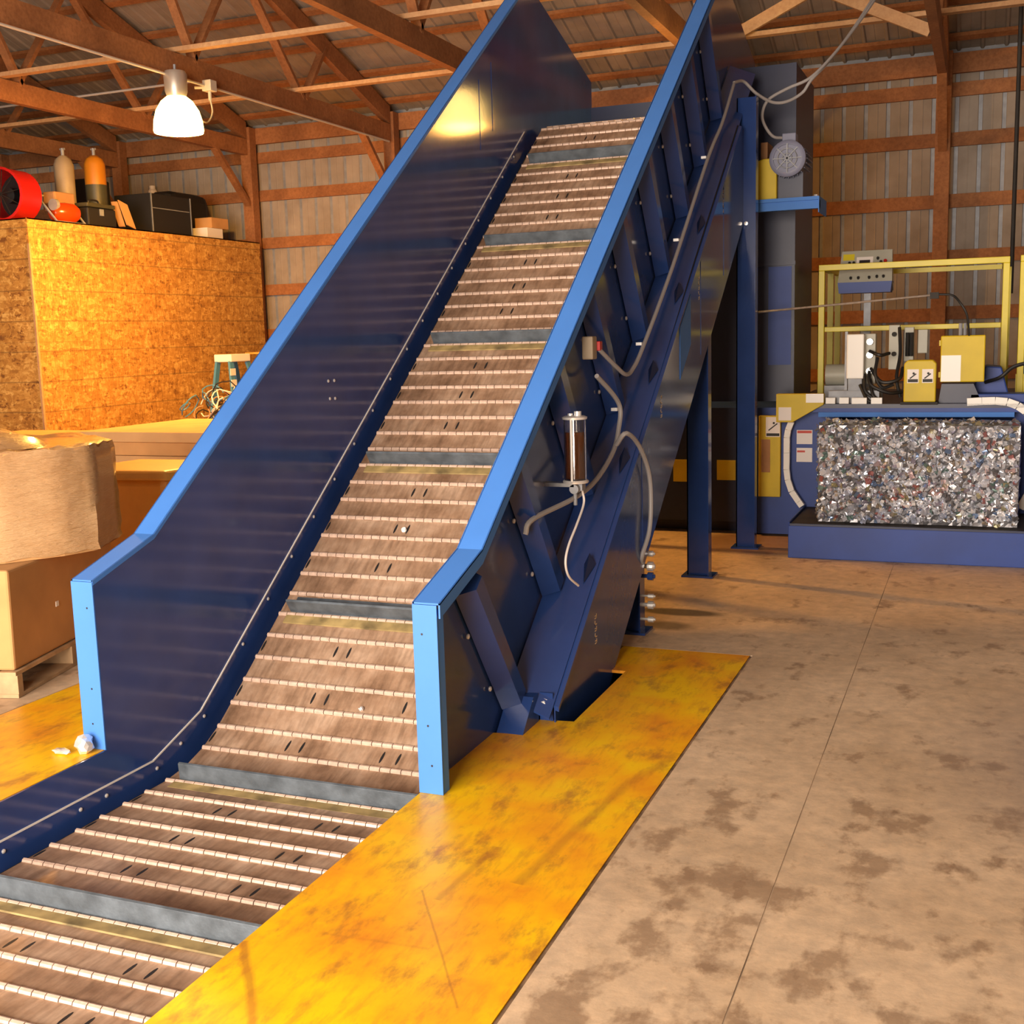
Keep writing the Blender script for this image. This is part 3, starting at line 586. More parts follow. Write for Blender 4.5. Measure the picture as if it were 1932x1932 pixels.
while True:
    s0 = 3.771+i*PITCH_B
    if s0 > S_H+0.42: break
    p0, p1 = belt(s0), belt(s0+PITCH_B); ang_ = math.atan2(p1.z-p0.z, p1.y-p0.y); loc = (BX0, p0.y, p0.z); rot = (ang_, 0, 0)
    odd = (i % 2 != 0)
    if (i-1) % 8 == 0: odd = False
    if odd:
        if sB is None: sB = obj('belt_slat', slat_mesh(True), [M['slat'], M['knuckle'], M['black']], CONV, org=(0,0,0)); sl = sB; sl.location = Vector(loc)-WORLD[CONV.name]; sl.rotation_euler = rot; WORLD[sl.name] = Vector(loc)
        else: sl = copy_at(sB, CONV, loc, rot)
    else:
        if sA is None: sA = obj('belt_slat', slat_mesh(False), [M['slat'], M['knuckle']], CONV, org=(0,0,0)); sl = sA; sl.location = Vector(loc)-WORLD[CONV.name]; sl.rotation_euler = rot; WORLD[sl.name] = Vector(loc)
        else: sl = copy_at(sA, CONV, loc, rot)
    if (i-1) % 8 == 0:      # a flight stands on every eighth slat
        if flp is None:
            mb = MB(); mb.prism_x([(0.004, 0.002), (0.016, 0.004), (0.020, 0.078), (0.030, 0.082), (0.030, 0.074), (0.026, 0.004), (0.11, 0.008), (0.11, 0.002)], 0.06, BW-0.02)
            mb.prism_x([(-0.06, 0.0015), (-0.058, 0.008), (0.004, 0.008), (0.004, 0.0015)], 0.05, BW-0.02, 1)
            flp = obj('flight', mb, [M['rubber_flight'], M['grime']], CONV, org=(0,0,0), bevel=0.002); f_ = flp; WORLD[f_.name] = Vector(loc); f_.location = Vector(loc)-WORLD[CONV.name]; f_.rotation_euler = rot
        else: f_ = copy_at(flp, CONV, loc, rot)
    i += 1
# dark tracks under the belt, head plate, chute back, return pan
tr = MB()
for x0, x1 in ((XI_L+0.004, BX0-0.006), (BX1+0.006, XI_R)):
    tr.box(x0, x1, -2.4, 3.9, -0.34, -0.26); tr.prism_x([(4.3, -0.20), (8.7, TAN*(8.7-4.45)-0.07), (8.7, TAN*(8.7-4.45)-0.17), (4.3, -0.30)], x0, x1)
obj('chain_track', tr, M['dark'], CONV)
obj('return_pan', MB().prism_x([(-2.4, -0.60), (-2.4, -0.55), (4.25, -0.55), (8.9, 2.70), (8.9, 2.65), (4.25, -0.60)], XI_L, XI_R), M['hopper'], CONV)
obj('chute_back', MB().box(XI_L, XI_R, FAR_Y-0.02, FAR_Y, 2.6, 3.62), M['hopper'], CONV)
obj('chute_floor', MB().prism_x([(8.95, 2.7), (9.0, 2.7), (9.0, 3.0), (8.95, 3.0)], XI_L, XI_R), M['hopper'], CONV)
# support legs
def leg(name, x0, x1, y_, z1, parent=CONV):
    mb = MB(); mb.box(x0, x1-0.006, y_, y_+0.008, 0.012, z1); mb.box(x1-0.008, x1, y_-0.035, y_+0.06, 0.012, z1); mb.box(x0, x0+0.008, y_, y_+0.08, 0.012, z1)
    o = obj(name, mb, M['blue'], parent); obj('base_plate', MB().box(x0-0.03, x1+0.03, y_-0.05, y_+0.12, 0.0, 0.012), M['blue'], o)
    return o
l1 = leg('support_leg', -1.815, -1.662, 7.60, 1.62); leg('support_leg', -3.50, -3.345, 7.60, 1.62)
l2 = leg('support_column', -1.70, -1.555, 8.70, 3.28); leg('support_column', -3.60, -3.455, 8.70, 3.28)
l0 = leg('takeup_leg', -1.795, -1.70, 6.05, 0.43); leg('takeup_leg', -3.46, -3.365, 6.05, 0.43)
for k, (zz, rr, mm) in enumerate(((0.455, 0.016, 'zinc'), (0.385, 0.026, 'zinc'), (0.33, 0.022, 'blue'), (0.22, 0.012, 'zinc'), (0.17, 0.022, 'zinc'), (0.09, 0.016, 'zinc'))):
    obj('takeup_bolt', MB().cyl((-1.655, 6.02, zz), (-1.625, 6.02, zz), rr, n=10).cyl((-1.70, 6.02, zz), (-1.615, 6.02, zz), rr*0.5, n=8), M[mm], l0)
for zz in (0.40, 0.43): obj('bolt', MB().lathe([(0.012, 0), (0.012, 0.01), (0.0005, 0.011)], (-1.715, 6.05, zz-0.02), (0,-1,0), 8), M['zinc'], l0)
obj('bolt', MB().lathe([(0.014, 0), (0.014, 0.01), (0.0005, 0.011)], (-1.70, 7.60, 1.585), (0,-1,0), 8), M['zinc'], l1)
for dx, zz in ((-1.63, 2.40), (-1.68, 2.36), (-1.68, 2.42)): obj('bolt', MB().lathe([(0.014, 0), (0.014, 0.01), (0.0005, 0.011)], (dx, 8.70, zz), (0,-1,0), 8), M['zinc'], l2)
obj('cross_beam', MB().box(-3.6, -1.56, 8.72, 8.80, 2.45, 2.57), M['blue'], CONV)

# ================================================================== THINGS ON THE CONVEYOR SIDE
# oil lubricator
LUB = empty('oil_lubricator', (-1.72, 5.0, 0.98)); tag(LUB, 'glass oil reservoir full of brown oil on the conveyor side', 'lubricator')
lx, ly = -1.71, 5.0
obj('oil', MB().lathe([(0.0005, 0.992), (0.046, 0.992), (0.046, 1.205), (0.0005, 1.205)], (lx, ly, 0), n=24), M['oil'], LUB, smooth=True)
obj('glass_tube', MB().lathe([(0.0465, 0.985), (0.051, 0.985), (0.051, 1.262), (0.0465, 1.262), (0.0465, 0.985)], (lx, ly, 0), n=24), M['glass'], LUB, smooth=True)
obj('top_cap', MB().lathe([(0.0005, 1.262), (0.056, 1.262), (0.058, 1.272), (0.045, 1.278), (0.0005, 1.280)], (lx, ly, 0), n=24).cyl((lx-0.02, ly, 1.278), (lx-0.02, ly, 1.288), 0.012).cyl((lx+0.015, ly, 1.278), (lx+0.015, ly, 1.298), 0.017), M['zinc'], LUB, smooth=True)
obj('tie_rod', MB().cyl((lx, ly-0.053, 0.985), (lx, ly-0.053, 1.265), 0.006, n=8), M['zinc'], LUB)
obj('bottom_cap', MB().lathe([(0.0005, 0.972), (0.058, 0.972), (0.060, 0.980), (0.055, 0.986), (0.0005, 0.986)], (lx, ly, 0), n=24), M['zinc'], LUB, smooth=True)
obj('valve', MB().box(lx-0.02, lx+0.03, ly+0.0, ly+0.05, 0.935, 0.972).cyl((lx, ly-0.03, 0.945), (lx, ly+0.02, 0.945), 0.022).cyl((lx, ly-0.01, 0.87), (lx, ly-0.01, 0.94), 0.009), M['galv'], LUB)
obj('mount_bracket', MB().box(-1.857, lx, ly-0.03, ly+0.03, 0.955, 0.972), M['steel'], LUB)
def cable(name, pts, r, mt, label, per=6, cat='cable', clips=()):
    o = obj(name, MB().tube(spline(pts, per), r, 8), mt, org=pts[0], smooth=True); tag(o, label, cat, 'cables'); 
    for c_ in clips: obj('clip', MB().box(c_[0]-0.02, c_[0]+0.012, c_[1]-0.03, c_[1]+0.02, c_[2]-0.008, c_[2]+0.008), M['zinc'], o)
    return o
cable('conduit', [(-1.70, 8.60, 3.365), (-1.69, 8.15, 3.03), (-1.70, 7.734, 2.739), (-1.70, 6.803, 2.025), (-1.70, 6.149, 1.576), (-1.70, 5.93, 1.455), (-1.70, 5.80, 1.43), (-1.71, 5.66, 1.475), (-1.73, 5.45, 1.565)], 0.011, M['conduit'],
      'grey conduit running up the outside of the right conveyor wall to its top', clips=((-1.72, 6.16, 1.58), (-1.72, 7.0, 2.18), (-1.72, 7.75, 2.75)))
sw = empty('limit_switch', (-1.76, 5.42, 1.56)); tag(sw, 'small tan switch box with a red connector on the conveyor rib', 'switch')
obj('housing', MB().box(-1.79, -1.735, 5.36, 5.43, 1.52, 1.63), M['cyl_white'], sw, bevel=0.006); obj('connector', MB().box(-1.75, -1.72, 5.43, 5.47, 1.56, 1.605), M['red'], sw, bevel=0.003)
cable('conduit', [(-1.73, 5.40, 1.44), (-1.71, 5.60, 1.34), (-1.70, 5.686, 1.265), (-1.70, 5.66, 1.17), (-1.70, 5.56, 1.06), (-1.70, 5.274, 0.952), (-1.72, 5.0, 0.90), (-1.78, 4.62, 0.86), (-1.80, 4.58, 0.80)], 0.012, M['conduit'],
      'grey conduit bending down past the brown oil reservoir', clips=((-1.72, 5.69, 1.26),))
cable('conduit', [(-1.69, 5.58, 1.09), (-1.63, 5.55, 1.15), (-1.62, 5.739, 1.072), (-1.62, 5.92, 0.92), (-1.62, 5.966, 0.767), (-1.62, 5.93, 0.60), (-1.64, 5.86, 0.48), (-1.66, 5.90, 0.42)], 0.012, M['conduit'],
      'grey conduit looping over the beam down to the take-up bolts')
cable('oil_line', [(-1.70, 5.06, 0.93), (-1.69, 5.05, 0.87), (-1.68, 4.913, 0.792), (-1.68, 4.80, 0.72), (-1.68, 4.752, 0.653), (-1.68, 4.79, 0.58), (-1.68, 4.92, 0.51)], 0.0055, M['label'], 'thin pale oil line hanging under the oil reservoir', cat='hose')

# drive motor on its shelf
DRV = empty('drive_motor', (-1.38, 9.1, 2.585)); tag(DRV, 'grey fan-cooled drive motor with yellow guard on a blue shelf', 'motor')
mx, mz = -1.379, 2.87
obj('fan_cover', MB().lathe([(0.128, 0.06), (0.132, 0.0), (0.120, -0.012), (0.10, -0.014), (0.10, 0.0), (0.0005, 0.0)], (mx, 8.96, mz), (0,1,0), 28), M['motor'], DRV, smooth=True)
gr = MB()
for k in range(8):
    a = math.pi*k/4; gr.bar((mx, 8.947, mz), (mx+0.105*math.cos(a), 8.947, mz+0.105*math.sin(a)), 0.008, 0.006, (0,1,0))
for rr in (0.035, 0.07): gr.tube([(mx+rr*math.cos(2*math.pi*k/20), 8.947, mz+rr*math.sin(2*math.pi*k/20)) for k in range(20)], 0.004, 6, closed=True)
obj('fan_grille', gr, M['galv'], DRV)
fn = MB(); fn.cyl((mx, 9.02, mz), (mx, 9.34, mz), 0.110, n=24)
for k in range(24): a = 2*math.pi*k/24; fn.bar((mx+0.12*math.cos(a), 9.03, mz+0.12*math.sin(a)), (mx+0.12*math.cos(a), 9.32, mz+0.12*math.sin(a)), 0.006, 0.03, (math.cos(a), 0, math.sin(a)))
obj('finned_body', fn, M['motor'], DRV)
obj('terminal_box', MB().box(mx-0.05, mx+0.05, 9.03, 9.14, mz+0.12, mz+0.19), M['motor'], DRV, bevel=0.006)
obj('motor_foot', MB().box(mx-0.10, mx+0.10, 9.06, 9.30, 2.585, 2.78), M['hopper'], DRV)
obj('belt_guard', MB().prism_y([(-1.608, 2.588), (-1.462, 2.588), (-1.462, 2.885), (-1.56, 2.885), (-1.608, 2.87)], 9.0, 9.12), M['yellow'], DRV, bevel=0.006)
obj('guard_side', MB().box(-1.60, -1.55, 9.12, 9.35, 2.70, 3.02), M['card_dark'], DRV)
obj('shelf_channel', MB().box(-1.60, -1.144, 8.95, 9.0, 2.50, 2.56).box(-1.60, -1.144, 8.93, 9.36, 2.56, 2.585).box(-1.15, -1.144, 8.93, 9.36, 2.47, 2.56), M['blue_lit'], DRV)
obj('bolt', MB().lathe([(0.014, 0), (0.014, 0.012), (0.0005, 0.013)], (-1.17, 8.95, 2.585), (0,0,1), 8), M['zinc'], DRV)
cable('power_cord', [(-1.70, 8.60, 3.37), (-1.66, 8.75, 3.40), (-1.58, 8.8, 3.32), (-1.48, 8.9, 3.265), (-1.38, 8.95, 3.27), (-1.28, 9.0, 3.33), (-1.22, 9.0, 3.41), (-1.12, 9.2, 3.57), (-1.0, 9.6, 3.86), (-0.86, 10.1, 4.25)], 0.011, M['conduit'], 'grey cord looping from the conveyor top up to the roof')
cable('power_cord', [(-1.42, 9.05, 3.03), (-1.49, 9.0, 3.04), (-1.545, 8.95, 3.12), (-1.555, 8.92, 3.20), (-1.51, 8.92, 3.29), (-1.38, 8.95, 3.36), (-1.23, 9.0, 3.425), (-1.10, 9.2, 3.60), (-0.96, 9.6, 3.90), (-0.82, 10.1, 4.27)], 0.011, M['conduit'], 'grey cord rising from the drive motor to the roof')

# ================================================================== BALER
BAL = empty('baler', (-0.3, 9.0, 0)); tag(BAL, 'blue horizontal baler with dark hopper under the conveyor top', 'baler')
def at(Yn, X, Z): k = Yn/9.2; return X*k, 1.65+(Z-1.65)*k
tray = obj('bale_tray', MB().box(-1.266, 0.62, 8.40, 9.25, 0.0, 0.235).box(-1.266, -1.255, 8.40, 9.25, 0.235, 0.262), M['blue_baler'], BAL, bevel=0.004)
obj('tray_lip', MB().box(-1.255, 0.62, 8.40, 8.415, 0.235, 0.25), M['hopper'], tray)
obj('tray_deck', MB().box(-1.25, 0.61, 8.42, 9.25, 0.2352, 0.247), M['dark'], tray)
obj('base_frame', MB().box(-3.7, 1.4, 9.45, 11.2, 0.0, 0.32), M['hopper'], BAL)  # given the dark colour to stand in for shade under the conveyor
obj('press_shade_sheet', MB().box(-3.7, -1.66, 9.30, 9.318, 0.10, 1.02), M['hopper'], BAL)  # dark sheet over the press body, imitating shade under the conveyor
body = obj('press_body', MB().box(-3.7, -1.02, 9.32, 11.2, 0.10, 1.02).box(0.28, 1.4, 9.28, 11.2, 0.0, 1.05).box(-1.02, 0.28, 10.0, 11.2, 0.1, 1.02), M['blue_baler'], BAL)
obj('side_cheek', MB().prism_y([(-1.64, 0.02), (-1.05, 0.02), (-1.05, 1.03), (-1.45, 1.03), (-1.64, 0.9)], 9.26, 9.32), M['blue_baler'], BAL)
obj('side_cheek', MB().prism_y([(0.22, 0.02), (1.2, 0.02), (1.2, 1.06), (0.22, 1.06)], 9.22, 9.28), M['blue_baler'], BAL)
obj('top_beam', MB().box(-1.15, 0.22, 9.08, 9.18, 0.965, 1.0), M['blue_lit'], BAL)
obj('top_deck', MB().box(-1.45, 1.3, 9.10, 11.2, 1.03, 1.06), M['hopper'], BAL)
obj('deck_edge', MB().box(-1.2, 0.25, 9.10, 9.14, 1.0, 1.03), M['blue_baler'], BAL)
# curved white strap guides in segments
def guide_seg(p, q, wd=0.045, y_=9.16):
    d = Vector((q[0]-p[0], 0, q[1]-p[1])); n_ = Vector((-d.z, 0, d.x)).normalized()*wd/2
    mb = MB(); mb.obox(((p[0]+q[0])/2, y_, (p[1]+q[1])/2), d/2*0.985, n_, (0, 0.02, 0)); return obj('strap_guide_segment', mb, M['white'], BAL)
gl_ = [(-1.36, 0.925), (-1.385, 0.86), (-1.395, 0.80), (-1.395, 0.68), (-1.395, 0.55), (-1.385, 0.47), (-1.355, 0.38), (-1.30, 0.30), (-1.275, 0.265)]
for a_, b_ in zip(gl_[:-1], gl_[1:]): guide_seg(a_, b_)
for a_, b_ in ((( -1.10, 1.086), (-1.03, 1.086)), ((-1.0, 1.086), (-0.93, 1.086)), ((-0.91, 1.084), (-0.80, 1.084)), ((-0.77, 1.084), (-0.69, 1.084))): guide_seg(a_, b_, 0.045, 9.12)
gr_ = [(-0.10, 1.072), (0.0, 1.078), (0.09, 1.080), (0.17, 1.072), (0.24, 1.045), (0.30, 1.0), (0.345, 0.93), (0.36, 0.84), (0.36, 0.6), (0.34, 0.42), (0.28, 0.30)]
for a_, b_ in zip(gr_[:-1], gr_[1:]): guide_seg(a_, b_, 0.055, 9.12)
for q_ in ((-1.09, -0.72, 9.2, 9.26, 1.062, 1.155), (-1.16, -1.0, 9.5, 9.6, 1.062, 1.18), (-0.98, -0.72, 9.5, 9.6, 1.062, 1.16)): obj('deck_bar', MB().box(*q_), M['galv'], BAL)
def sticker(parent, x0, x1, z0, z1, y_, icon=True, head=None):
    s_ = obj('sticker', MB().box(x0, x1, y_-0.002, y_, z0, z1), M['label'], parent); s_['label'] = 'white warning sticker'
    if head: obj('sticker_bar', MB().box(x0+0.005, x1-0.005, y_-0.003, y_-0.002, z0+0.006, z0+0.028), M[head], s_)
    if icon:
        cx, cz, h = (x0+x1)/2, (z0+z1)/2, (z1-z0)*0.22
        obj('icon', MB().bar((cx-h, y_-0.0025, cz-h*0.8), (cx+h, y_-0.0025, cz+h*0.8), 0.001, 0.009, (0,0,1)).cyl((cx+h*0.2, y_-0.003, cz+h*0.9), (cx+h*0.2, y_-0.002, cz+h*0.9), 0.009, n=8), M['print'], s_)
    return s_
cg = obj('corner_guard', MB().prism_y([(-1.464, 0.925), (-1.34, 0.925), (-1.11, 1.06), (-1.11, 1.142), (-1.464, 1.142)], 9.06, 9.14), M['yellow'], BAL, bevel=0.004)
sticker(cg, -1.445, -1.35, 0.94, 1.04, 9.06, icon=False, head=None); obj('sticker', MB().box(-1.24, -1.11, 9.056, 9.06, 1.075, 1.142), M['white'], cg)  # white corner patch is a highlight painted on the guard
sg_ = obj('side_guard', MB().box(-1.62, -1.452, 9.20, 9.25, 0.325, 0.965), M['yellow'], BAL, bevel=0.004)
sticker(sg_, -1.565, -1.455, 0.80, 0.955, 9.20, True, 'print')
obj('guard_slot', MB().box(-1.60, -1.53, 9.196, 9.20, 0.52, 0.78), M['card_dark'], sg_)
for x0, x1, z0, z1 in ((-2.33, -2.10, 0.42, 0.60), (-1.97, -1.82, 0.44, 0.60)): obj('yellow_panel', MB().box(x0, x1, 9.285, 9.30, z0, z1), M['yellow'], BAL)
st1 = obj('sticker', MB().box(-1.335, -1.215, 9.254, 9.258, 0.74, 0.85).box(-1.335, -1.215, 9.254, 9.258, 0.60, 0.71), M['label'], BAL); st1['label'] = 'pair of pale warning stickers'
obj('sticker_print', MB().box(-1.33, -1.22, 9.252, 9.254, 0.825, 0.845).box(-1.33, -1.27, 9.252, 9.254, 0.675, 0.69), M['red_print'], st1)
# hopper
hp = MB(); HX0, HX1 = -3.76, -1.40
hp.box(HX1-0.01, HX1, 9.5, 10.5, 1.06, 3.65); hp.box(HX0, HX0+0.01, 9.5, 10.5, 1.06, 3.65); hp.box(HX0, HX1, 10.49, 10.5, 1.06, 3.65)
hp.box(-1.848, HX1, 9.5, 9.51, 2.6, 3.65); hp.box(HX0, -3.322, 9.5, 9.51, 2.6, 3.65); hp.box(HX0, HX1, 9.5, 9.51, 1.06, 2.6)
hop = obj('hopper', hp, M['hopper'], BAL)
obj('corner_angle', MB().box(HX1-0.04, HX1+0.003, 9.492, 9.5, 1.06, 3.65).box(HX1, HX1+0.004, 9.495, 9.54, 1.06, 3.65), M['hopper'], hop)
obj('hopper_reflection', MB().box(HX1-0.20, HX1-0.02, 9.488, 9.5, 1.35, 2.12), M['blue_baler'], hop)  # lighter blue plate stands in for a reflection on the hopper
obj('hopper_band', MB().box(-1.85, HX1+0.01, 9.48, 9.5, 2.13, 2.16), M['hopper'], hop)
# hydraulics and covers on the deck
def prt(name, mb, m_, bev=0.0, sm=False): return obj(name, mb, M[m_], BAL, bevel=bev, smooth=sm)
prt('white_cabinet', MB().box(-0.961, -0.836, 9.2, 9.32, 1.245, 1.58), 'white', 0.008)
prt('cabinet_stand', MB().box(-0.95, -0.85, 9.22, 9.3, 1.06, 1.245).box(-0.985, -0.965, 9.3, 9.34, 1.06, 1.6), 'galv')
vb = prt('valve_manifold', MB().box(-0.84, -0.76, 9.3, 9.42, 1.20, 1.58).box(-0.68, -0.60, 9.5, 9.58, 1.30, 1.64).box(-0.57, -0.50, 9.55, 9.62, 1.36, 1.62).box(-0.47, -0.40, 9.55, 9.62, 1.42, 1.60), 'panel_grey', 0.004)
for z in (1.52, 1.42, 1.30): obj('fitting', MB().cyl((-0.80, 9.26, z), (-0.80, 9.31, z), 0.024, n=10).cyl((-0.80, 9.24, z), (-0.80, 9.27, z), 0.012, n=8), M['steel'], vb)
for z in (1.57, 1.42): obj('fitting', MB().cyl((-0.64, 9.47, z), (-0.64, 9.51, z), 0.018, n=10), M['dark'], vb)
obj('solenoid', MB().cyl((-0.545, 9.52, 1.40), (-0.545, 9.52, 1.58), 0.014, n=8).cyl((-0.515, 9.52, 1.40), (-0.515, 9.52, 1.58), 0.014, n=8), M['black'], vb)
prt('pump_motor', MB().cyl((-1.16, 9.62, 1.26), (-0.98, 9.62, 1.26), 0.085, n=20).cyl((-0.98, 9.62, 1.26), (-0.93, 9.62, 1.26), 0.06, n=16), 'panel_grey', 0, True)
hoses = [[(-0.80, 9.25, 1.45), (-0.72, 9.2, 1.42), (-0.66, 9.3, 1.43)], [(-0.79, 9.25, 1.32), (-0.70, 9.18, 1.22), (-0.58, 9.2, 1.24), (-0.56, 9.3, 1.32)], [(-0.80, 9.25, 1.30), (-0.78, 9.18, 1.20), (-0.66, 9.18, 1.14), (-0.56, 9.25, 1.14)],
         [(-0.83, 9.22, 1.28), (-0.82, 9.18, 1.16), (-0.76, 9.18, 1.10)], [(-0.79, 9.22, 1.24), (-0.76, 9.17, 1.12), (-0.70, 9.18, 1.08)], [(-0.60, 9.45, 1.62), (-0.585, 9.35, 1.42), (-0.60, 9.25, 1.25), (-0.57, 9.25, 1.10)],
         [(-0.74, 9.25, 1.40), (-0.75, 9.2, 1.28), (-0.70, 9.2, 1.18), (-0.62, 9.22, 1.20)], [(-0.86, 9.2, 1.20), (-0.80, 9.15, 1.09), (-0.74, 9.16, 1.07)]]
for h_ in hoses: prt('hydraulic_hose', MB().tube(spline(h_), 0.013, 7), 'black', 0, True)
cv = prt('pulley_cover', MB().prism_y([(-0.539, 1.075), (-0.315, 1.075), (-0.315, 1.355), (-0.34, 1.381), (-0.515, 1.381), (-0.539, 1.355)], 9.08, 9.24), 'yellow', 0.008)
sticker(cv, -0.515, -0.435, 1.215, 1.315, 9.08, True, 'print'); sticker(cv, -0.412, -0.335, 1.215, 1.315, 9.08, True, 'print')
obj('cover_base', MB().box(-0.56, -0.30, 9.08, 9.28, 1.055, 1.075), M['dark'], cv)
ec = prt('electrical_box', MB().box(-0.291, 0.012, 9.15, 9.32, 1.215, 1.552), 'yellow', 0.008)
obj('box_label', MB().box(-0.285, -0.15, 9.146, 9.15, 1.22, 1.41), M['white'], ec); obj('box_conduit', MB().cyl((-0.16, 9.24, 1.55), (-0.16, 9.24, 1.64), 0.014, n=8).cyl((-0.13, 9.24, 1.55), (-0.13, 9.24, 1.64), 0.012, n=8), M['galv'], ec)
for z in (1.27, 1.50): obj('hinge', MB().box(-0.303, -0.29, 9.15, 9.18, z-0.02, z+0.02), M['yellow'], ec)
prt('valve_base', MB().prism_y([(-0.30, 1.06), (0.0, 1.06), (-0.06, 1.20), (-0.28, 1.20)], 9.2, 9.4), 'hopper')
prt('tank_hump', MB().prism_y([(-0.1, 1.06), (0.20, 1.06), (0.17, 1.16), (0.13, 1.31), (0.02, 1.32), (-0.06, 1.18)], 9.42, 9.8), 'blue_baler', 0.01)
prt('deck_step', MB().box(-0.08, 0.5, 9.2, 9.42, 1.06, 1.125), 'blue_baler', 0.006)
# slim guide rod across to the conveyor
rod = tag(obj('guide_rod', MB().cyl((-1.60, 9.05, 1.765), (-0.37, 9.05, 1.845), 0.008, n=8), M['steel'], org=(-1.6, 9.05, 1.765)), 'thin pale rod reaching from the conveyor column over the baler', 'rod')
rb2 = empty('rod_holder', (-0.34, 9.05, 1.84)); tag(rb2, 'dark bracket and black cable at the end of the thin rod', 'bracket')
obj('bracket', MB().box(-0.37, -0.31, 9.03, 9.08, 1.82, 1.865), M['dark'], rb2); obj('lead', MB().tube(spline([(-0.31, 9.05, 1.85), (-0.22, 9.05, 1.84), (-0.17, 9.08, 1.79), (-0.12, 9.1, 1.70), (-0.10, 9.15, 1.55)]), 0.008, 6), M['black'], rb2, smooth=True)
# control console on its post
CON = empty('control_console', at(10.1, -0.82, 1.06)[:1]+(10.1, 1.06)); tag(CON, 'grey control console with blue underside on a post behind the yellow railing', 'console')
k = 10.1/9.2; cx0, cx1 = -1.035*k, -0.645*k; Zc = lambda z: 1.65+(z-1.65)*k
obj('console_post', MB().box(-0.845*k, -0.795*k, 10.13, 10.18, 1.06, Zc(1.88)), M['galv'], CON)
face = MB(); face.add([(cx0, 10.10, Zc(1.965)), (cx1, 10.10, Zc(1.965)), (cx1-0.01, 10.22, Zc(2.20)), (cx0+0.02, 10.22, Zc(2.20)), (cx0, 10.30, Zc(1.90)), (cx1, 10.30, Zc(1.90)), (cx1-0.01, 10.30, Zc(2.19)), (cx0+0.02, 10.30, Zc(2.19))],
    [(0,1,2,3), (1,5,6,2), (5,4,7,6), (4,0,3,7), (3,2,6,7), (0,4,5,1)])
cf = obj('console_face', face, M['panel_grey'], CON)
obj('console_base', MB().prism_y([(cx0+0.01, Zc(1.885)), (cx1-0.01, Zc(1.885)), (cx1, Zc(1.965)), (cx0, Zc(1.965))], 10.095, 10.3), M['blue_baler'], CON)
up = Vector((0, 0.12, Zc(2.20)-Zc(1.965))); nrm = Vector((0, -up.z, up.y)).normalized(); uu = up.normalized()
def onface(u, v_): return Vector((cx0+(cx1-cx0)*u, 10.10, Zc(1.965)))+up*v_
def chip(name, u, v_, w_, h_, m_, d=0.006):
    c_ = onface(u, v_); obj(name, MB().obox(c_+nrm*d/2, (w_/2, 0, 0), uu*h_/2, nrm*d/2), M[m_], cf)
chip('screen_bezel', 0.48, 0.64, 0.13, 0.085, 'label', 0.004); chip('screen', 0.48, 0.62, 0.085, 0.035, 'screen', 0.008); chip('name_plate', 0.18, 0.80, 0.09, 0.055, 'yellow_rail', 0.003)
for u, v_ in ((0.2, 0.6), (0.28, 0.6), (0.2, 0.45), (0.28, 0.45), (0.72, 0.72), (0.72, 0.5), (0.78, 0.6), (0.24, 0.12), (0.38, 0.12), (0.58, 0.12), (0.72, 0.14), (0.84, 0.14)):
    c_ = onface(u, v_); obj('button', MB().cyl(c_, c_+nrm*0.018, 0.011, n=10), M['black'], cf)
obj('button', MB().cyl(onface(0.86, 0.62), onface(0.86, 0.62)+nrm*0.02, 0.014, n=10), M['red'], cf)
# yellow guard railing around the deck
RY = 9.95; k = RY/9.2; RX0, RX1 = -1.150*k, 0.135*k; Zt, Zm = 1.65+(2.058-1.65)*k, 1.65+(1.620-1.65)*k
def railing(x0, x1, y_, label, ys=()):
    r_ = empty('guard_railing', ((x0+x1)/2, y_, 1.06)); tag(r_, label, 'railing', 'yellow guard railings')
    for xx in (x0, x1): obj('rail_post', MB().box(xx-0.024, xx+0.024, y_-0.024, y_+0.024, 1.06, Zt), M['yellow_rail'], r_, bevel=0.004)
    obj('top_rail', MB().box(x0-0.024, x1+0.024, y_-0.024, y_+0.024, Zt, Zt+0.048), M['yellow_rail'], r_, bevel=0.004)
    obj('mid_rail', MB().box(x0+0.026, x1-0.026, y_-0.02, y_+0.02, Zm-0.02, Zm+0.02), M['yellow_rail'], r_, bevel=0.004)
    return r_
ra = railing(RX0, RX1, RY, 'yellow tube guard railing in front of the grey console')
for yy in (10.55, 11.1): obj('rail_post', MB().box(RX0-0.024, RX0+0.024, yy-0.024, yy+0.024, 1.06, Zt), M['yellow_rail'], ra)
obj('side_rail', MB().box(RX0-0.02, RX0+0.02, RY+0.03, 11.1, Zt+0.002, Zt+0.046).box(RX1-0.02, RX1+0.02, RY+0.03, 11.1, Zt+0.002, Zt+0.046), M['yellow_rail'], ra)
obj('back_rail', MB().box(RX0, RX1, 11.08, 11.12, Zt, Zt+0.04), M['yellow_rail'], ra)
for yy in (10.7,): obj('rail_post', MB().box(RX1-0.0, RX1+0.05, yy-0.024, yy+0.024, 1.06, Zt), M['yellow_rail'], ra)
rr_ = railing(RX1+0.12, 1.4, RY-0.1, 'yellow tube guard railing at the right edge of the baler')
obj('kick_panel', MB().box(RX1+0.09, 1.36, RY-0.11, RY-0.09, 1.06, 1.24), M['yellow_rail'], rr_)
obj('machine_panel', MB().box(0.30, 1.3, 10.4, 10.5, 1.06, 2.0), M['ladder_blue'], BAL)
cable('hose', [(0.02, 9.4, 1.20), (0.12, 9.3, 1.24), (0.20, 9.3, 1.31), (0.30, 9.3, 1.34), (0.45, 9.3, 1.34)], 0.014, M['black'], 'black hose curving right over the yellow kick panel', cat='hose')

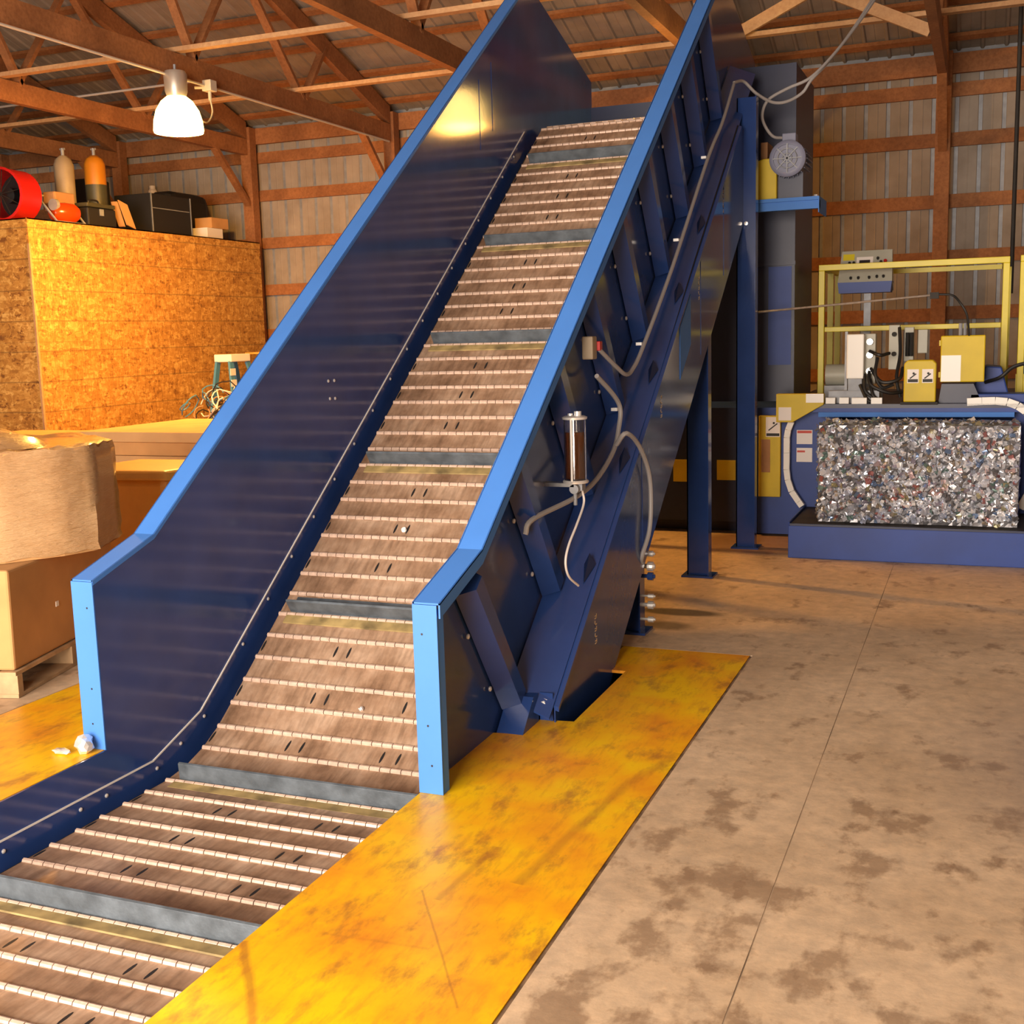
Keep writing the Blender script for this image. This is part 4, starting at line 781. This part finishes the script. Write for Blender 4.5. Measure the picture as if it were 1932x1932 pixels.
# ================================================================== BALE OF CANS
BALE = empty('can_bale', (-0.41, 8.9, 0.247)); tag(BALE, 'glittering rectangular bale of crushed aluminium cans on the blue tray', 'bale')
bx0, bx1, by0, by1, bz0, bz1 = -1.075, 0.250, 8.545, 9.05, 0.25, 0.945
def ground_lump(nx, nz):
    mb = MB(); R_ = random.Random(3)
    def grid(o, u, v_, nu, nv, nrm_):
        vs = []; fs = []
        for j in range(nv+1):
            for i_ in range(nu+1):
                e_ = 0 if i_ in (0, nu) or j in (0, nv) else R_.uniform(-0.012, 0.012)
                vs.append(Vector(o)+Vector(u)*i_/nu+Vector(v_)*j/nv+Vector(nrm_)*e_)
        for j in range(nv):
            for i_ in range(nu): a = j*(nu+1)+i_; fs.append((a, a+1, a+nu+2, a+nu+1))
        mb.add(vs, fs)
    W_, D_, H_ = bx1-bx0, by1-by0, bz1-bz0
    grid((bx0, by0, bz0), (W_,0,0), (0,0,H_), nx, nz, (0,-1,0)); grid((bx0, by0, bz1), (W_,0,0), (0,D_,0), nx, 16, (0,0,1))
    grid((bx0, by1, bz0), (0,-D_,0), (0,0,H_), 16, nz, (-1,0,0)); grid((bx1, by0, bz0), (0,D_,0), (0,0,H_), 16, nz, (1,0,0))
    grid((bx0, by1, bz0), (W_,0,0), (0,0,H_), 4, 4, (0,1,0)); grid((bx0, by0, bz0), (W_,0,0), (0,D_,0), 4, 4, (0,0,-1))
    return mb
obj('packed_core', ground_lump(48, 26), CAN_MATS[16], BALE, flip=True)
def can_mesh(R_, kind):
    """a crushed can: dented end disc with a rim, or a folded side wall"""
    mb = MB(); n = 9
    if kind == 0:
        prof = [(0.026, 0.0), (0.030, -0.006), (0.027, -0.010), (0.021, -0.003), (0.008, -0.005)]
        mb.lathe(prof, n=n); mb.add([Vector((0.008*math.cos(2*math.pi*q/n), 0.008*math.sin(2*math.pi*q/n), -0.005)) for q in range(n)], [tuple(range(n))])
    else:
        for j in range(4):
            pass
        vs = []; 
        for j in range(4):
            for i_ in range(4): vs.append(Vector((-0.032+0.021*i_, -0.026+0.0175*j, R_.uniform(-0.014, 0.014))))
        mb.add(vs, [(j*4+i_, j*4+i_+1, j*4+i_+5, j*4+i_+4) for j in range(3) for i_ in range(3)])
    mb.v = [tuple(Vector(p)+Vector((R_.uniform(-1,1), R_.uniform(-1,1), R_.uniform(-1,1)))*0.0035) for p in mb.v]
    return mb
Rc = random.Random(11); can_protos = []
cmeshes = []
for k in range(10):
    mb = can_mesh(Rc, 0 if k < 5 else 1); me = bpy.data.meshes.new('crushed_can'); me.from_pydata(mb.v, [], mb.f); me.materials.append(CAN_MATS[0]); me.update(); cmeshes.append(me)
def face_pt(R_):
    t = R_.random()
    if t < 0.86: return Vector((R_.uniform(bx0+0.01, bx1-0.01), by0+R_.uniform(-0.016, 0.01), R_.uniform(bz0+0.02, bz1-0.015))), Vector((0,-1,0))
    if t < 0.93: return Vector((R_.uniform(bx0, bx1), R_.uniform(by0, by1-0.05), bz1+R_.uniform(-0.01, 0.012))), Vector((0,0,1))
    return Vector((bx0-R_.uniform(-0.01, 0.012), R_.uniform(by0, by0+0.3), R_.uniform(bz0+0.02, bz1))), Vector((-1,0,0))
for k in range(300):
    P, nn = face_pt(Rc)
    if nn.y < -0.5: P.x = bx0+0.02+(bx1-bx0-0.04)*((k*0.6180339) % 1); 
    o = bpy.data.objects.new('crushed_can', cmeshes[k % 10]); COL.objects.link(o); o.parent = BALE
    o.location = P+nn*0.010-WORLD[BALE.name]
    q = (-nn if k % 10 < 5 else nn).to_track_quat('-Z' if k % 10 < 5 else 'Z', 'Y')
    o.rotation_euler = (Euler((Rc.uniform(-0.7, 0.7), Rc.uniform(-0.7, 0.7), Rc.uniform(0, 6.28))).to_quaternion().rotation_difference(Euler((0,0,0)).to_quaternion()) and (q @ Euler((Rc.uniform(-0.7, 0.7), Rc.uniform(-0.7, 0.7), Rc.uniform(0, 6.28))).to_quaternion())).to_euler()
    s_ = Rc.uniform(0.7, 1.05); o.scale = (s_, s_*Rc.uniform(0.75, 1), s_)
    if o.material_slots: o.material_slots[0].link = 'OBJECT'; o.material_slots[0].material = Rc.choice(CAN_MATS)
chaff = MB()
for k in range(2600):
    P, nn = face_pt(Rc); a = nn.orthogonal().normalized(); a.rotate(Matrix.Rotation(Rc.uniform(0, 6.28), 3, nn)); b_ = nn.cross(a)
    w_, h_ = Rc.uniform(0.006, 0.022), Rc.uniform(0.006, 0.018); tl = Rc.uniform(-0.8, 0.8); tl2 = Rc.uniform(-0.8, 0.8)
    vs = [P+nn*0.004+a*dx*w_+b_*dy*h_+nn*(dx*w_*tl+dy*h_*tl2+Rc.uniform(-0.004, 0.006)) for dx, dy in ((-1,-1),(0,-1),(1,-1),(-1,1),(0,1),(1,1))]
    chaff.add(vs, [(0,1,4,3), (1,2,5,4)], Rc.randrange(len(CAN_MATS)))
ch = obj('crushed_metal_pieces', chaff, CAN_MATS, BALE, flip=False); ch['kind'] = 'stuff'

# ================================================================== STRAND-BOARD ROOM AND WHAT STANDS ON IT
RX, RY0, RZ = -8.80, 9.17, 2.92
room = tag(obj('strand_board_room', MB().box(-14.0, RX-0.014, RY0+0.014, YB-0.3, 0, RZ-0.014), M['wood'], org=(-11.4, 9.2, 0)), 'storage room boxed in with orange strand-board sheets', 'room')
zs = [(0, 0.48), (0.482, 1.70), (1.702, RZ)]
for j, (z0, z1) in enumerate(zs):
    y_ = RY0; step = 2.44 if j != 1 else 1.22
    while y_ < YB-0.31:
        y2 = min(y_+step, YB-0.30); obj('board_sheet', MB().box(RX-0.012, RX, y_+0.001, y2-0.001, z0, z1), M['osb'], room); y_ = y2; step = 2.44
    x_ = RX-0.013; step = 2.44
    while x_ > -13.9:
        x2 = max(x_-step, -14.0); obj('board_sheet', MB().box(x2+0.001, x_-0.001, RY0, RY0+0.012, z0, z1), M['osb'], room); x_ = x2
obj('top_sheet', MB().box(-14.0, RX, RY0, YB-0.3, RZ-0.012, RZ), M['osb'], room)
obj('corner_strip', MB().box(RX-0.02, RX+0.004, RY0-0.004, RY0+0.02, 0.3, RZ-0.25), M['wood_pale'], room)
def cylinder(x, y, z0, r, h, cols, label):
    c_ = empty('gas_cylinder', (x, y, z0)); tag(c_, label, 'gas cylinder', 'gas cylinders on the room roof')
    split = cols[2]
    obj('lower_body', MB().lathe([(0.0005, z0), (r, z0+0.005), (r, z0+split)], (x, y, 0), n=20), M[cols[0]], c_, smooth=True)
    obj('upper_body', MB().lathe([(r, z0+split), (r, z0+h-0.10), (r*0.8, z0+h-0.04), (r*0.35, z0+h), (0.0005, z0+h)], (x, y, 0), n=20), M[cols[1]], c_, smooth=True)
    obj('valve', MB().cyl((x, y, z0+h), (x, y, z0+h+0.08), 0.018, n=8).cyl((x-0.03, y, z0+h+0.07), (x+0.03, y, z0+h+0.07), 0.012, n=8), M['galv'], c_)
cylinder(-9.35, 10.35, RZ, 0.105, 0.78, ('cyl_white', 'cyl_white', 0.4), 'cream gas cylinder standing on the strand-board room')
cylinder(-9.25, 10.72, RZ, 0.115, 0.82, ('cyl_green', 'cyl_orange', 0.50), 'olive gas cylinder with a bright orange shoulder on the strand-board room')
dr = empty('drum_fan', (-9.25, 9.52, RZ)); tag(dr, 'red round drum fan with a dark mouth at the left on the room roof', 'fan')
ax = Vector((0.10, -0.99, 0)); c0 = Vector((-9.30, 9.50, RZ+0.275))
obj('drum', MB().lathe([(0.245, -0.16), (0.262, -0.15), (0.262, 0.13), (0.27, 0.16), (0.245, 0.165), (0.235, 0.13), (0.235, -0.15), (0.245, -0.16)], c0, ax, 28), M['red'], dr, smooth=True)
obj('motor', MB().lathe([(0.0005, -0.13), (0.08, -0.13), (0.08, 0.04), (0.0005, 0.05)], c0, ax, 16).lathe([(0.232, -0.14), (0.0005, -0.14)], c0, ax, 20), M['black'], dr)
ff_ = MB()
for k in range(10): a = math.pi*2*k/10; u_ = ax.orthogonal().normalized(); v_ = ax.cross(u_); ff_.bar(c0+ax*0.15, c0+ax*0.15+(u_*math.cos(a)+v_*math.sin(a))*0.245, 0.006, 0.006, ax)
obj('grille', ff_, M['charcoal'], dr)
obj('stand', MB().box(-9.45, -9.15, 9.46, 9.50, RZ, RZ+0.03), M['charcoal'], dr)
cs = empty('engine_pump', (-9.05, 9.95, RZ)); tag(cs, 'small orange engine unit with a glossy round tank on the room roof', 'engine')
obj('tank', MB().lathe([(0.0005, -0.15), (0.07, -0.145), (0.10, -0.10), (0.108, 0), (0.10, 0.10), (0.07, 0.145), (0.0005, 0.15)], (-9.0, 9.92, RZ+0.115), (0.3, 0.95, 0), 18), M['orange'], cs, smooth=True)
obj('engine_block', MB().box(-9.22, -9.05, 9.85, 10.15, RZ+0.14, RZ+0.34), M['card_dark'], cs, bevel=0.02)
obj('frame_tube', MB().tube([(-8.95, 9.75, RZ+0.015), (-8.95, 10.16, RZ+0.015), (-9.2, 10.16, RZ+0.30), (-9.2, 9.75, RZ+0.30)], 0.013, 8, closed=True), M['galv'], cs)
obj('pulley', MB().cyl((-9.0, 9.76, RZ+0.19), (-9.0, 9.80, RZ+0.19), 0.06, n=14), M['galv'], cs)
tcse = empty('tool_case', (-9.05, 10.45, RZ)); tag(tcse, 'dark tool case with a grey handle on the room roof edge', 'tool case')
obj('case_body', MB().box(-9.15, -8.92, 10.18, 10.62, RZ, RZ+0.20), M['charcoal'], tcse, bevel=0.015); obj('case_lid', MB().box(-9.15, -8.92, 10.18, 10.62, RZ+0.205, RZ+0.25), M['cyl_green'], tcse, bevel=0.012)
obj('handle', MB().tube(spline([(-9.03, 10.32, RZ+0.25), (-9.03, 10.34, RZ+0.29), (-9.03, 10.46, RZ+0.29), (-9.03, 10.48, RZ+0.25)]), 0.01, 6), M['black'], tcse); obj('latch', MB().box(-8.92, -8.912, 10.36, 10.42, RZ+0.12, RZ+0.19), M['galv'], tcse)
tag(obj('cardboard_flap', MB().obox((-8.92, 10.80, RZ+0.165), (0.008, 0, 0), (0, 0.07, -0.02), (0.0, -0.06, 0.13)).obox((-8.96, 10.705, RZ+0.165), (0.04, 0.0, 0), (0, 0.008, -0.003), (0.0, -0.05, 0.13)), M['card'], org=(-8.9, 10.75, RZ)), 'bent cardboard flap leaning beside the dark tool case', 'cardboard')
tag(obj('black_box', MB().box(-10.0, -9.53, 10.90, 11.28, RZ, RZ+0.62), M['charcoal'], org=(-9.6, 11.1, RZ), bevel=0.02), 'tall black box behind the gas cylinders on the room roof', 'box')
fcab = empty('dark_cabinet', (-9.2, 11.65, RZ)); tag(fcab, 'low dark cabinet with thin pale edges on the room roof', 'cabinet')
obj('carcass', MB().box(-9.5, -8.98, 11.30, 12.05, RZ, RZ+0.46), M['charcoal'], fcab, bevel=0.008)
for y_ in (11.31, 12.03): obj('edge_trim', MB().box(-8.98, -8.972, y_-0.006, y_+0.006, RZ, RZ+0.46), M['galv'], fcab)
obj('shelf_line', MB().box(-8.98, -8.974, 11.32, 12.0, RZ+0.29, RZ+0.30), M['galv'], fcab)
tag(obj('carton', MB().box(-9.2, -8.95, 12.30, 12.62, RZ, RZ+0.14), M['label'], org=(-9.0, 12.4, RZ), bevel=0.004), 'small white carton at the far end of the room roof', 'box')
tag(obj('carton', MB().box(-9.2, -8.95, 12.40, 12.75, RZ+0.142, RZ+0.27), M['card'], org=(-9.0, 12.5, RZ+0.142), bevel=0.004), 'small brown carton lying on the white carton on the room roof', 'box')
tag(obj('dark_tarp', MB().box(-9.75, -9.30, 12.1, 12.9, RZ, RZ+0.60), M['charcoal'], org=(-9.5, 12.5, RZ), bevel=0.12), 'dark bundle behind the low cabinet on the room roof', 'bundle')
tag(obj('white_fixture', MB().lathe([(0.0005, 0), (0.06, 0), (0.06, 0.10), (0.04, 0.13), (0.04, 0.17), (0.0005, 0.17)], (-10.62, 13.42, 3.62), n=12), M['label'], org=(-10.62, 13.42, 3.62)), 'small white fixture on the far wall girt above the room roof', 'fixture')

# lamps
def lamp(x, y, zb, label, ztop, power):
    l_ = empty('high_bay_lamp', (x, y, ztop)); tag(l_, label, 'lamp', 'hanging lamps')
    obj('reflector', MB().lathe([(0.216, zb), (0.222, zb+0.02), (0.215, zb+0.10), (0.19, zb+0.19), (0.14, zb+0.27), (0.09, zb+0.31), (0.085, zb+0.31), (0.135, zb+0.265), (0.185, zb+0.185), (0.21, zb+0.10), (0.214, zb+0.02)], (x, y, 0), n=32), M['lamp_glow'], l_, smooth=True)
    obj('bulb', MB().lathe([(0.0005, zb+0.05), (0.04, zb+0.07), (0.055, zb+0.13), (0.04, zb+0.22), (0.02, zb+0.30)], (x, y, 0), n=16), M['bulb'], l_, smooth=True)
    obj('ballast', MB().lathe([(0.0005, zb+0.31), (0.085, zb+0.31), (0.10, zb+0.36), (0.105, zb+0.50), (0.09, zb+0.53), (0.0005, zb+0.53)], (x, y, 0), n=20), M['insul'], l_, smooth=True)
    obj('hook', MB().cyl((x, y, zb+0.53), (x, y, ztop), 0.012, n=8), M['galv'], l_)
    L_ = bpy.data.lights.new('lamp_light', 'POINT'); L_.energy = power; L_.color = (1.0, 0.47, 0.09); L_.shadow_soft_size = 0.13
    lo = bpy.data.objects.new('lamp_light', L_); COL.objects.link(lo); lo.parent = l_; lo.location = Vector((x, y, zb+0.02))-WORLD[l_.name]
    return l_
lamp(-6.80, 9.02, 3.53, 'glowing bell-shaped lamp hanging from the orange-lit truss', 4.12, 950)
lamp(-2.25, 9.77, 3.47, 'glowing bell-shaped lamp hanging between the conveyor walls', 4.25, 12)
jb = empty('junction_box', (-6.82, 9.55, 4.03)); tag(jb, 'small pale junction box with a looped cord beside the left lamp', 'junction box')
obj('box', MB().box(-6.87, -6.77, 9.50, 9.60, 3.98, 4.08), M['cord'], jb, bevel=0.006); obj('stub', MB().cyl((-6.95, 9.5, 4.02), (-6.87, 9.54, 4.02), 0.014, n=8).cyl((-6.82, 9.55, 3.98), (-6.82, 9.55, 3.90), 0.016, n=8), M['cord'], jb)
obj('loop_cord', MB().tube(spline([(-6.82, 9.55, 3.92), (-6.81, 9.56, 3.80), (-6.80, 9.48, 3.70), (-6.78, 9.36, 3.68), (-6.78, 9.22, 3.74), (-6.78, 9.13, 3.86)]), 0.008, 6), M['cord'], jb, smooth=True)
for yy0, yy1, xx, lab in ((4.0, 9.5, -6.845, 'bright conduit along the truss chord to the junction box'), (9.6, 13.2, -6.845, 'conduit along the truss chord from the junction box to the far wall')):
    tag(obj('roof_conduit', MB().cyl((xx, yy0, 4.03), (xx, yy1, 4.03), 0.012, n=8), M['cord'], org=(xx, yy0, 4.03)), lab, 'conduit', 'roof conduits')
tag(obj('roof_conduit', MB().cyl((-14, 10.3, 4.26), (-6.9, 10.2, 4.26), 0.012, n=8), M['conduit'], org=(-14, 10.3, 4.26)), 'thin wire across the trusses left of the lamp', 'conduit', 'roof conduits')
tag(obj('hanging_chain', MB().tube([(0.22, 12.0, z) for z in (1.9, 2.6, 3.3, 4.1, 4.6)], 0.02, 6), M['dark'], org=(0.22, 12.0, 4.6)), 'dark chain hanging in front of the far wall at the right', 'chain')

# ================================================================== LEFT FLOOR: PALLET, BOXES, CARDBOARD
u = Vector((-0.257, 0.966, 0)).normalized(); v_ = Vector((-0.966, -0.257, 0)).normalized(); c0 = Vector((-4.21, 4.07, 0))
PAL = empty('wooden_pallet', c0); tag(PAL, 'wooden pallet under the cardboard boxes beside the conveyor', 'pallet')
for k in range(3): obj('stringer', MB().obox(c0+u*(0.025+0.525*k)+v_*0.55+Vector((0,0,0.065)), u*0.022, v_*0.55, Vector((0,0,0.045))), M['pallet'], PAL)
for k in range(6): obj('deck_board', MB().obox(c0+v_*(0.05+0.2*k)+u*0.55+Vector((0,0,0.119)), v_*0.045, u*0.55, Vector((0,0,0.009))), M['pallet'], PAL)
for k in range(3): obj('bottom_board', MB().obox(c0+v_*(0.05+0.5*k)+u*0.55+Vector((0,0,0.011)), v_*0.05, u*0.55, Vector((0,0,0.009))), M['pallet'], PAL)
lb = c0+u*0.02+v_*0.02
LBX = empty('pallet_box', lb+Vector((0,0,0.13))); tag(LBX, 'large brown cardboard box standing on the wooden pallet', 'box')
def ring(e_): return [tuple((lb+u*a+v_*b_)[:2]) for a, b_ in ((-e_, -e_), (1.02+e_, -e_), (1.02+e_, 1.05+e_), (-e_, 1.05+e_))]
obj('carton_body', MB().prism_z(ring(0), 0.13, 0.62, top=ring(0.02)), M['card'], LBX, bevel=0.012)
obj('paper_scrap', MB().obox(lb+u*0.42-v_*0.008+Vector((0,0,0.36)), u*0.014, v_*0.004, Vector((0,0,0.013))), M['white'], LBX)
upoly = [(-5.05, 3.95), (-4.62, 3.98), (-4.35, 4.20), (-4.20, 4.44), (-4.15, 4.62), (-4.31, 4.98), (-4.72, 5.22), (-5.32, 5.0), (-5.42, 4.3)]
def shrink(pl, s_): cx_ = sum(p[0] for p in pl)/len(pl); cy_ = sum(p[1] for p in pl)/len(pl); return [(cx_+(x-cx_)*s_, cy_+(y-cy_)*s_) for x, y in pl]
WB = empty('wrapped_bin', (-4.8, 4.55, 0.62)); tag(WB, 'cardboard bin wrapped in shiny stretch film on top of the pallet box', 'box')
obj('bin_wall', MB().prism_z(shrink(upoly, 0.985), 0.622, 1.15), M['card'], WB)
wr = MB(); Rw = random.Random(5); n = len(upoly); dens = []
for i_ in range(n):
    a, b_ = upoly[i_], upoly[(i_+1) % n]
    for q in range(5): dens.append((a[0]+(b_[0]-a[0])*q/5, a[1]+(b_[1]-a[1])*q/5))
rows = [(0.635, 1.012), (0.67, 1.002), (0.72, 1.006), (0.80, 1.0), (0.88, 1.006), (0.96, 1.0), (1.04, 1.004), (1.11, 1.0), (1.155, 0.985), (1.165, 0.93), (1.15, 0.80)]
vs = []; m_ = len(dens)
for z, s_ in rows:
    for (x, y) in shrink(dens, s_): vs.append((x+Rw.uniform(-0.004, 0.004), y+Rw.uniform(-0.004, 0.004), z+Rw.uniform(-0.008, 0.008)))
wr.add(vs, [(r_*m_+i_, r_*m_+(i_+1) % m_, (r_+1)*m_+(i_+1) % m_, (r_+1)*m_+i_) for r_ in range(len(rows)-1) for i_ in range(m_)])
wr.add([vs[(len(rows)-1)*m_+i_] for i_ in range(m_)], [tuple(range(m_))])
obj('stretch_film', wr, M['film'], WB, smooth=True)
hump = MB(); hump.lathe([(0.0005, 0.09), (0.16, 0.075), (0.30, 0.03), (0.36, -0.02)], (-4.72, 4.42, 1.17), n=14); hump.v = [(x+Rw.uniform(-.015,.015), y+Rw.uniform(-.015,.015), z+Rw.uniform(-.01,.012)) for x, y, z in hump.v]
obj('film_crumple', hump, M['film'], WB, smooth=True)
# tan plastic tote behind
TT = empty('plastic_tote', (-5.15, 6.25, 0)); tag(TT, 'tan plastic tote with a rimmed lid behind the wrapped bin', 'tote')
obj('tote_body', MB().prism_z([(-5.55, 5.95), (-4.85, 6.05), (-4.75, 6.65), (-5.5, 6.6)], 0, 0.80, top=[(-5.6, 5.9), (-4.8, 6.0), (-4.7, 6.7), (-5.55, 6.65)]), M['tote'], TT, bevel=0.05)
obj('tote_lid', MB().prism_z([(-5.63, 5.87), (-4.77, 5.97), (-4.67, 6.73), (-5.58, 6.68)], 0.79, 0.85, top=[(-5.58, 5.92), (-4.82, 6.02), (-4.72, 6.68), (-5.53, 6.63)]), M['tote'], TT, bevel=0.02)
# stacks of flattened cardboard
def sheet(x0, x1, y0, y1, z0, z1, m_, label, rot=0.0):
    c_ = Vector(((x0+x1)/2, (y0+y1)/2, (z0+z1)/2)); ca, sa = math.cos(rot), math.sin(rot)
    return tag(obj('cardboard_sheet', MB().obox(c_, Vector((ca, sa, 0))*(x1-x0)/2, Vector((-sa, ca, 0))*(y1-y0)/2, (0, 0, (z1-z0)/2)), M[m_], org=(c_.x, c_.y, z0), bevel=0.004), label, 'cardboard', 'flattened cardboard stack')
sheet(-6.60, -4.3, 7.25, 8.5, 0.0, 0.55, 'card_dark', 'dark brown bundle of flattened cardboard at the bottom of the stack')
sheet(-6.45, -4.3, 7.18, 8.5, 0.552, 0.72, 'card_dark', 'brown ragged cardboard bundle second from the bottom of the stack', 0.01)
sheet(-6.5, -4.2, 7.22, 8.5, 0.722, 0.80, 'card_pale', 'pale cardboard bundle in the middle of the stack', -0.01)
sheet(-6.42, -4.3, 7.25, 8.5, 0.802, 0.905, 'card', 'greyish brown cardboard bundle just under the top of the stack', 0.01)
sheet(-6.60, -4.2, 7.20, 8.55, 0.908, 0.985, 'card_pale', 'wide pale flattened carton on top of the stack', -0.02)
sheet(-8.3, -6.66, 7.0, 8.3, 0.0, 0.86, 'card_dark', 'dark brown bundle of flat cardboard left of the stack')
sheet(-8.2, -6.68, 7.05, 8.3, 0.862, 0.90, 'card', 'thin flat carton lying on the dark bundle left of the stack', 0.02)
# blue step ladder against the room wall
LD = empty('step_ladder', (-8.1, 11.6, 0)); tag(LD, 'blue step ladder with a pale top cap beside the strand-board wall', 'ladder')
kx = -8.25
obj('top_cap', MB().box(kx-0.12, kx+0.12, 11.47, 11.86, 1.42, 1.51), M['white'], LD, bevel=0.01)
for (y0, y1) in ((11.50, 11.15), (11.83, 12.18)):
    for xx, x2 in ((kx-0.09, kx-0.12), (kx+0.09, kx+0.40)): obj('side_rail', MB().bar((xx, y0, 1.42), (x2, y1, 0.0), 0.03, 0.07, (0, 1, 0)), M['ladder_blue'], LD)
for k in range(1, 5):
    f_ = k/5; obj('step', MB().box(kx+0.09+0.31*f_-0.04, kx+0.09+0.31*f_+0.04, 11.50-0.35*f_, 11.83+0.35*f_, 1.42*(1-f_)-0.012, 1.42*(1-f_)+0.012), M['ladder_blue'], LD)
for f_ in (0.06, 0.15, 0.26): 
    obj('safety_label', MB().box(kx+0.12+0.31*f_, kx+0.128+0.31*f_, 11.46-0.35*f_-0.03, 11.50-0.35*f_+0.03, 1.40-1.42*f_-0.05, 1.40-1.42*f_+0.03), M['label'], LD)
tag(obj('blue_drum', MB().lathe([(0.0005, 0), (0.28, 0), (0.30, 0.02), (0.29, 0.5), (0.30, 0.52), (0.29, 0.54), (0.29, 1.42), (0.30, 1.44), (0.30, 1.5), (0.0005, 1.5)], (-8.2, 12.65, 0), n=24), M['blue_baler'], org=(-8.2, 12.65, 0), smooth=True), 'dark blue drum beyond the step ladder', 'drum')
tag(obj('tan_board', MB().box(-8.3, -8.1, 12.0, 12.4, 1.5, 1.52), M['tote'], org=(-8.2, 12.2, 1.5)), 'flat tan board across the ladder top', 'board')
Rw = random.Random(9); wm = MB()
for k in range(34):
    c_ = Vector((-7.55+Rw.uniform(-0.25, 0.25), 10.5+Rw.uniform(-0.45, 0.5), 0.84+Rw.uniform(0, 0.28))); r_ = Rw.uniform(0.06, 0.16); a = Vector((Rw.uniform(-1,1), Rw.uniform(-1,1), Rw.uniform(-0.5, 1))).normalized(); b_ = a.orthogonal().normalized(); d_ = a.cross(b_)
    wm.tube([c_+b_*r_*math.cos(t*0.5)*(1+0.1*math.sin(3*t))+d_*r_*math.sin(t*0.5) for t in range(12)], 0.007, 5, mi=k % 4)
hh = empty('wire_heap', (-7.55, 10.5, 0)); tag(hh, 'tangled heap of scrap wire in a crate in front of the step ladder', 'wire heap')
wo = obj('wire_tangle', wm, [M['copper'], M['black'], M['label'], M['ladder_blue']], hh, smooth=True); wo['kind'] = 'stuff'
obj('crate', MB().box(-7.9, -7.2, 10.0, 11.1, 0, 0.82), M['card_dark'], hh)

# ================================================================== SMALL LITTER
def crumple(name, c_, r_, m_, label, sc=(1,1,1)):
    R_ = random.Random(sum(map(ord, name+label))); bm = bmesh.new(); bmesh.ops.create_icosphere(bm, subdivisions=2, radius=r_)
    mb = MB(); 
    vs = [Vector((v.co.x*sc[0], v.co.y*sc[1], v.co.z*sc[2]))*R_.uniform(0.7, 1.1)+Vector(c_) for v in bm.verts]; mb.add(vs, [tuple(v.index for v in f.verts) for f in bm.faces]); bm.free()
    return tag(obj(name, mb, M[m_], org=c_), label, 'litter', 'litter')
crumple('crushed_can', (-3.365, 3.57, 0.04), 0.042, 'zinc', 'crushed silver can at the foot of the left conveyor post', (1, 1, 1))
crumple('foil_scrap', (-3.45, 3.53, 0.016), 0.03, 'zinc', 'flat foil scrap left of the crushed can on the yellow plate', (1.6, 0.8, 0.45))
pc = belt(5.42-0+0.86); 
def on_belt(y_, x_, h=0.008): return (x_, y_, TAN*(y_-Y0)+h)
tag(obj('bottle_cap', MB().lathe([(0.0005, 0.008), (0.012, 0.008), (0.0145, 0.0), (0.0145, -0.005)], on_belt(5.335, -2.775), (0, -0.59, 0.81), 14), M['white'], org=on_belt(5.335, -2.775), smooth=True), 'white bottle cap lying on the belt', 'bottle cap')
crumple('foil_scrap', on_belt(4.43, -2.56, 0.01), 0.012, 'zinc', 'tiny foil scrap on the lower belt')
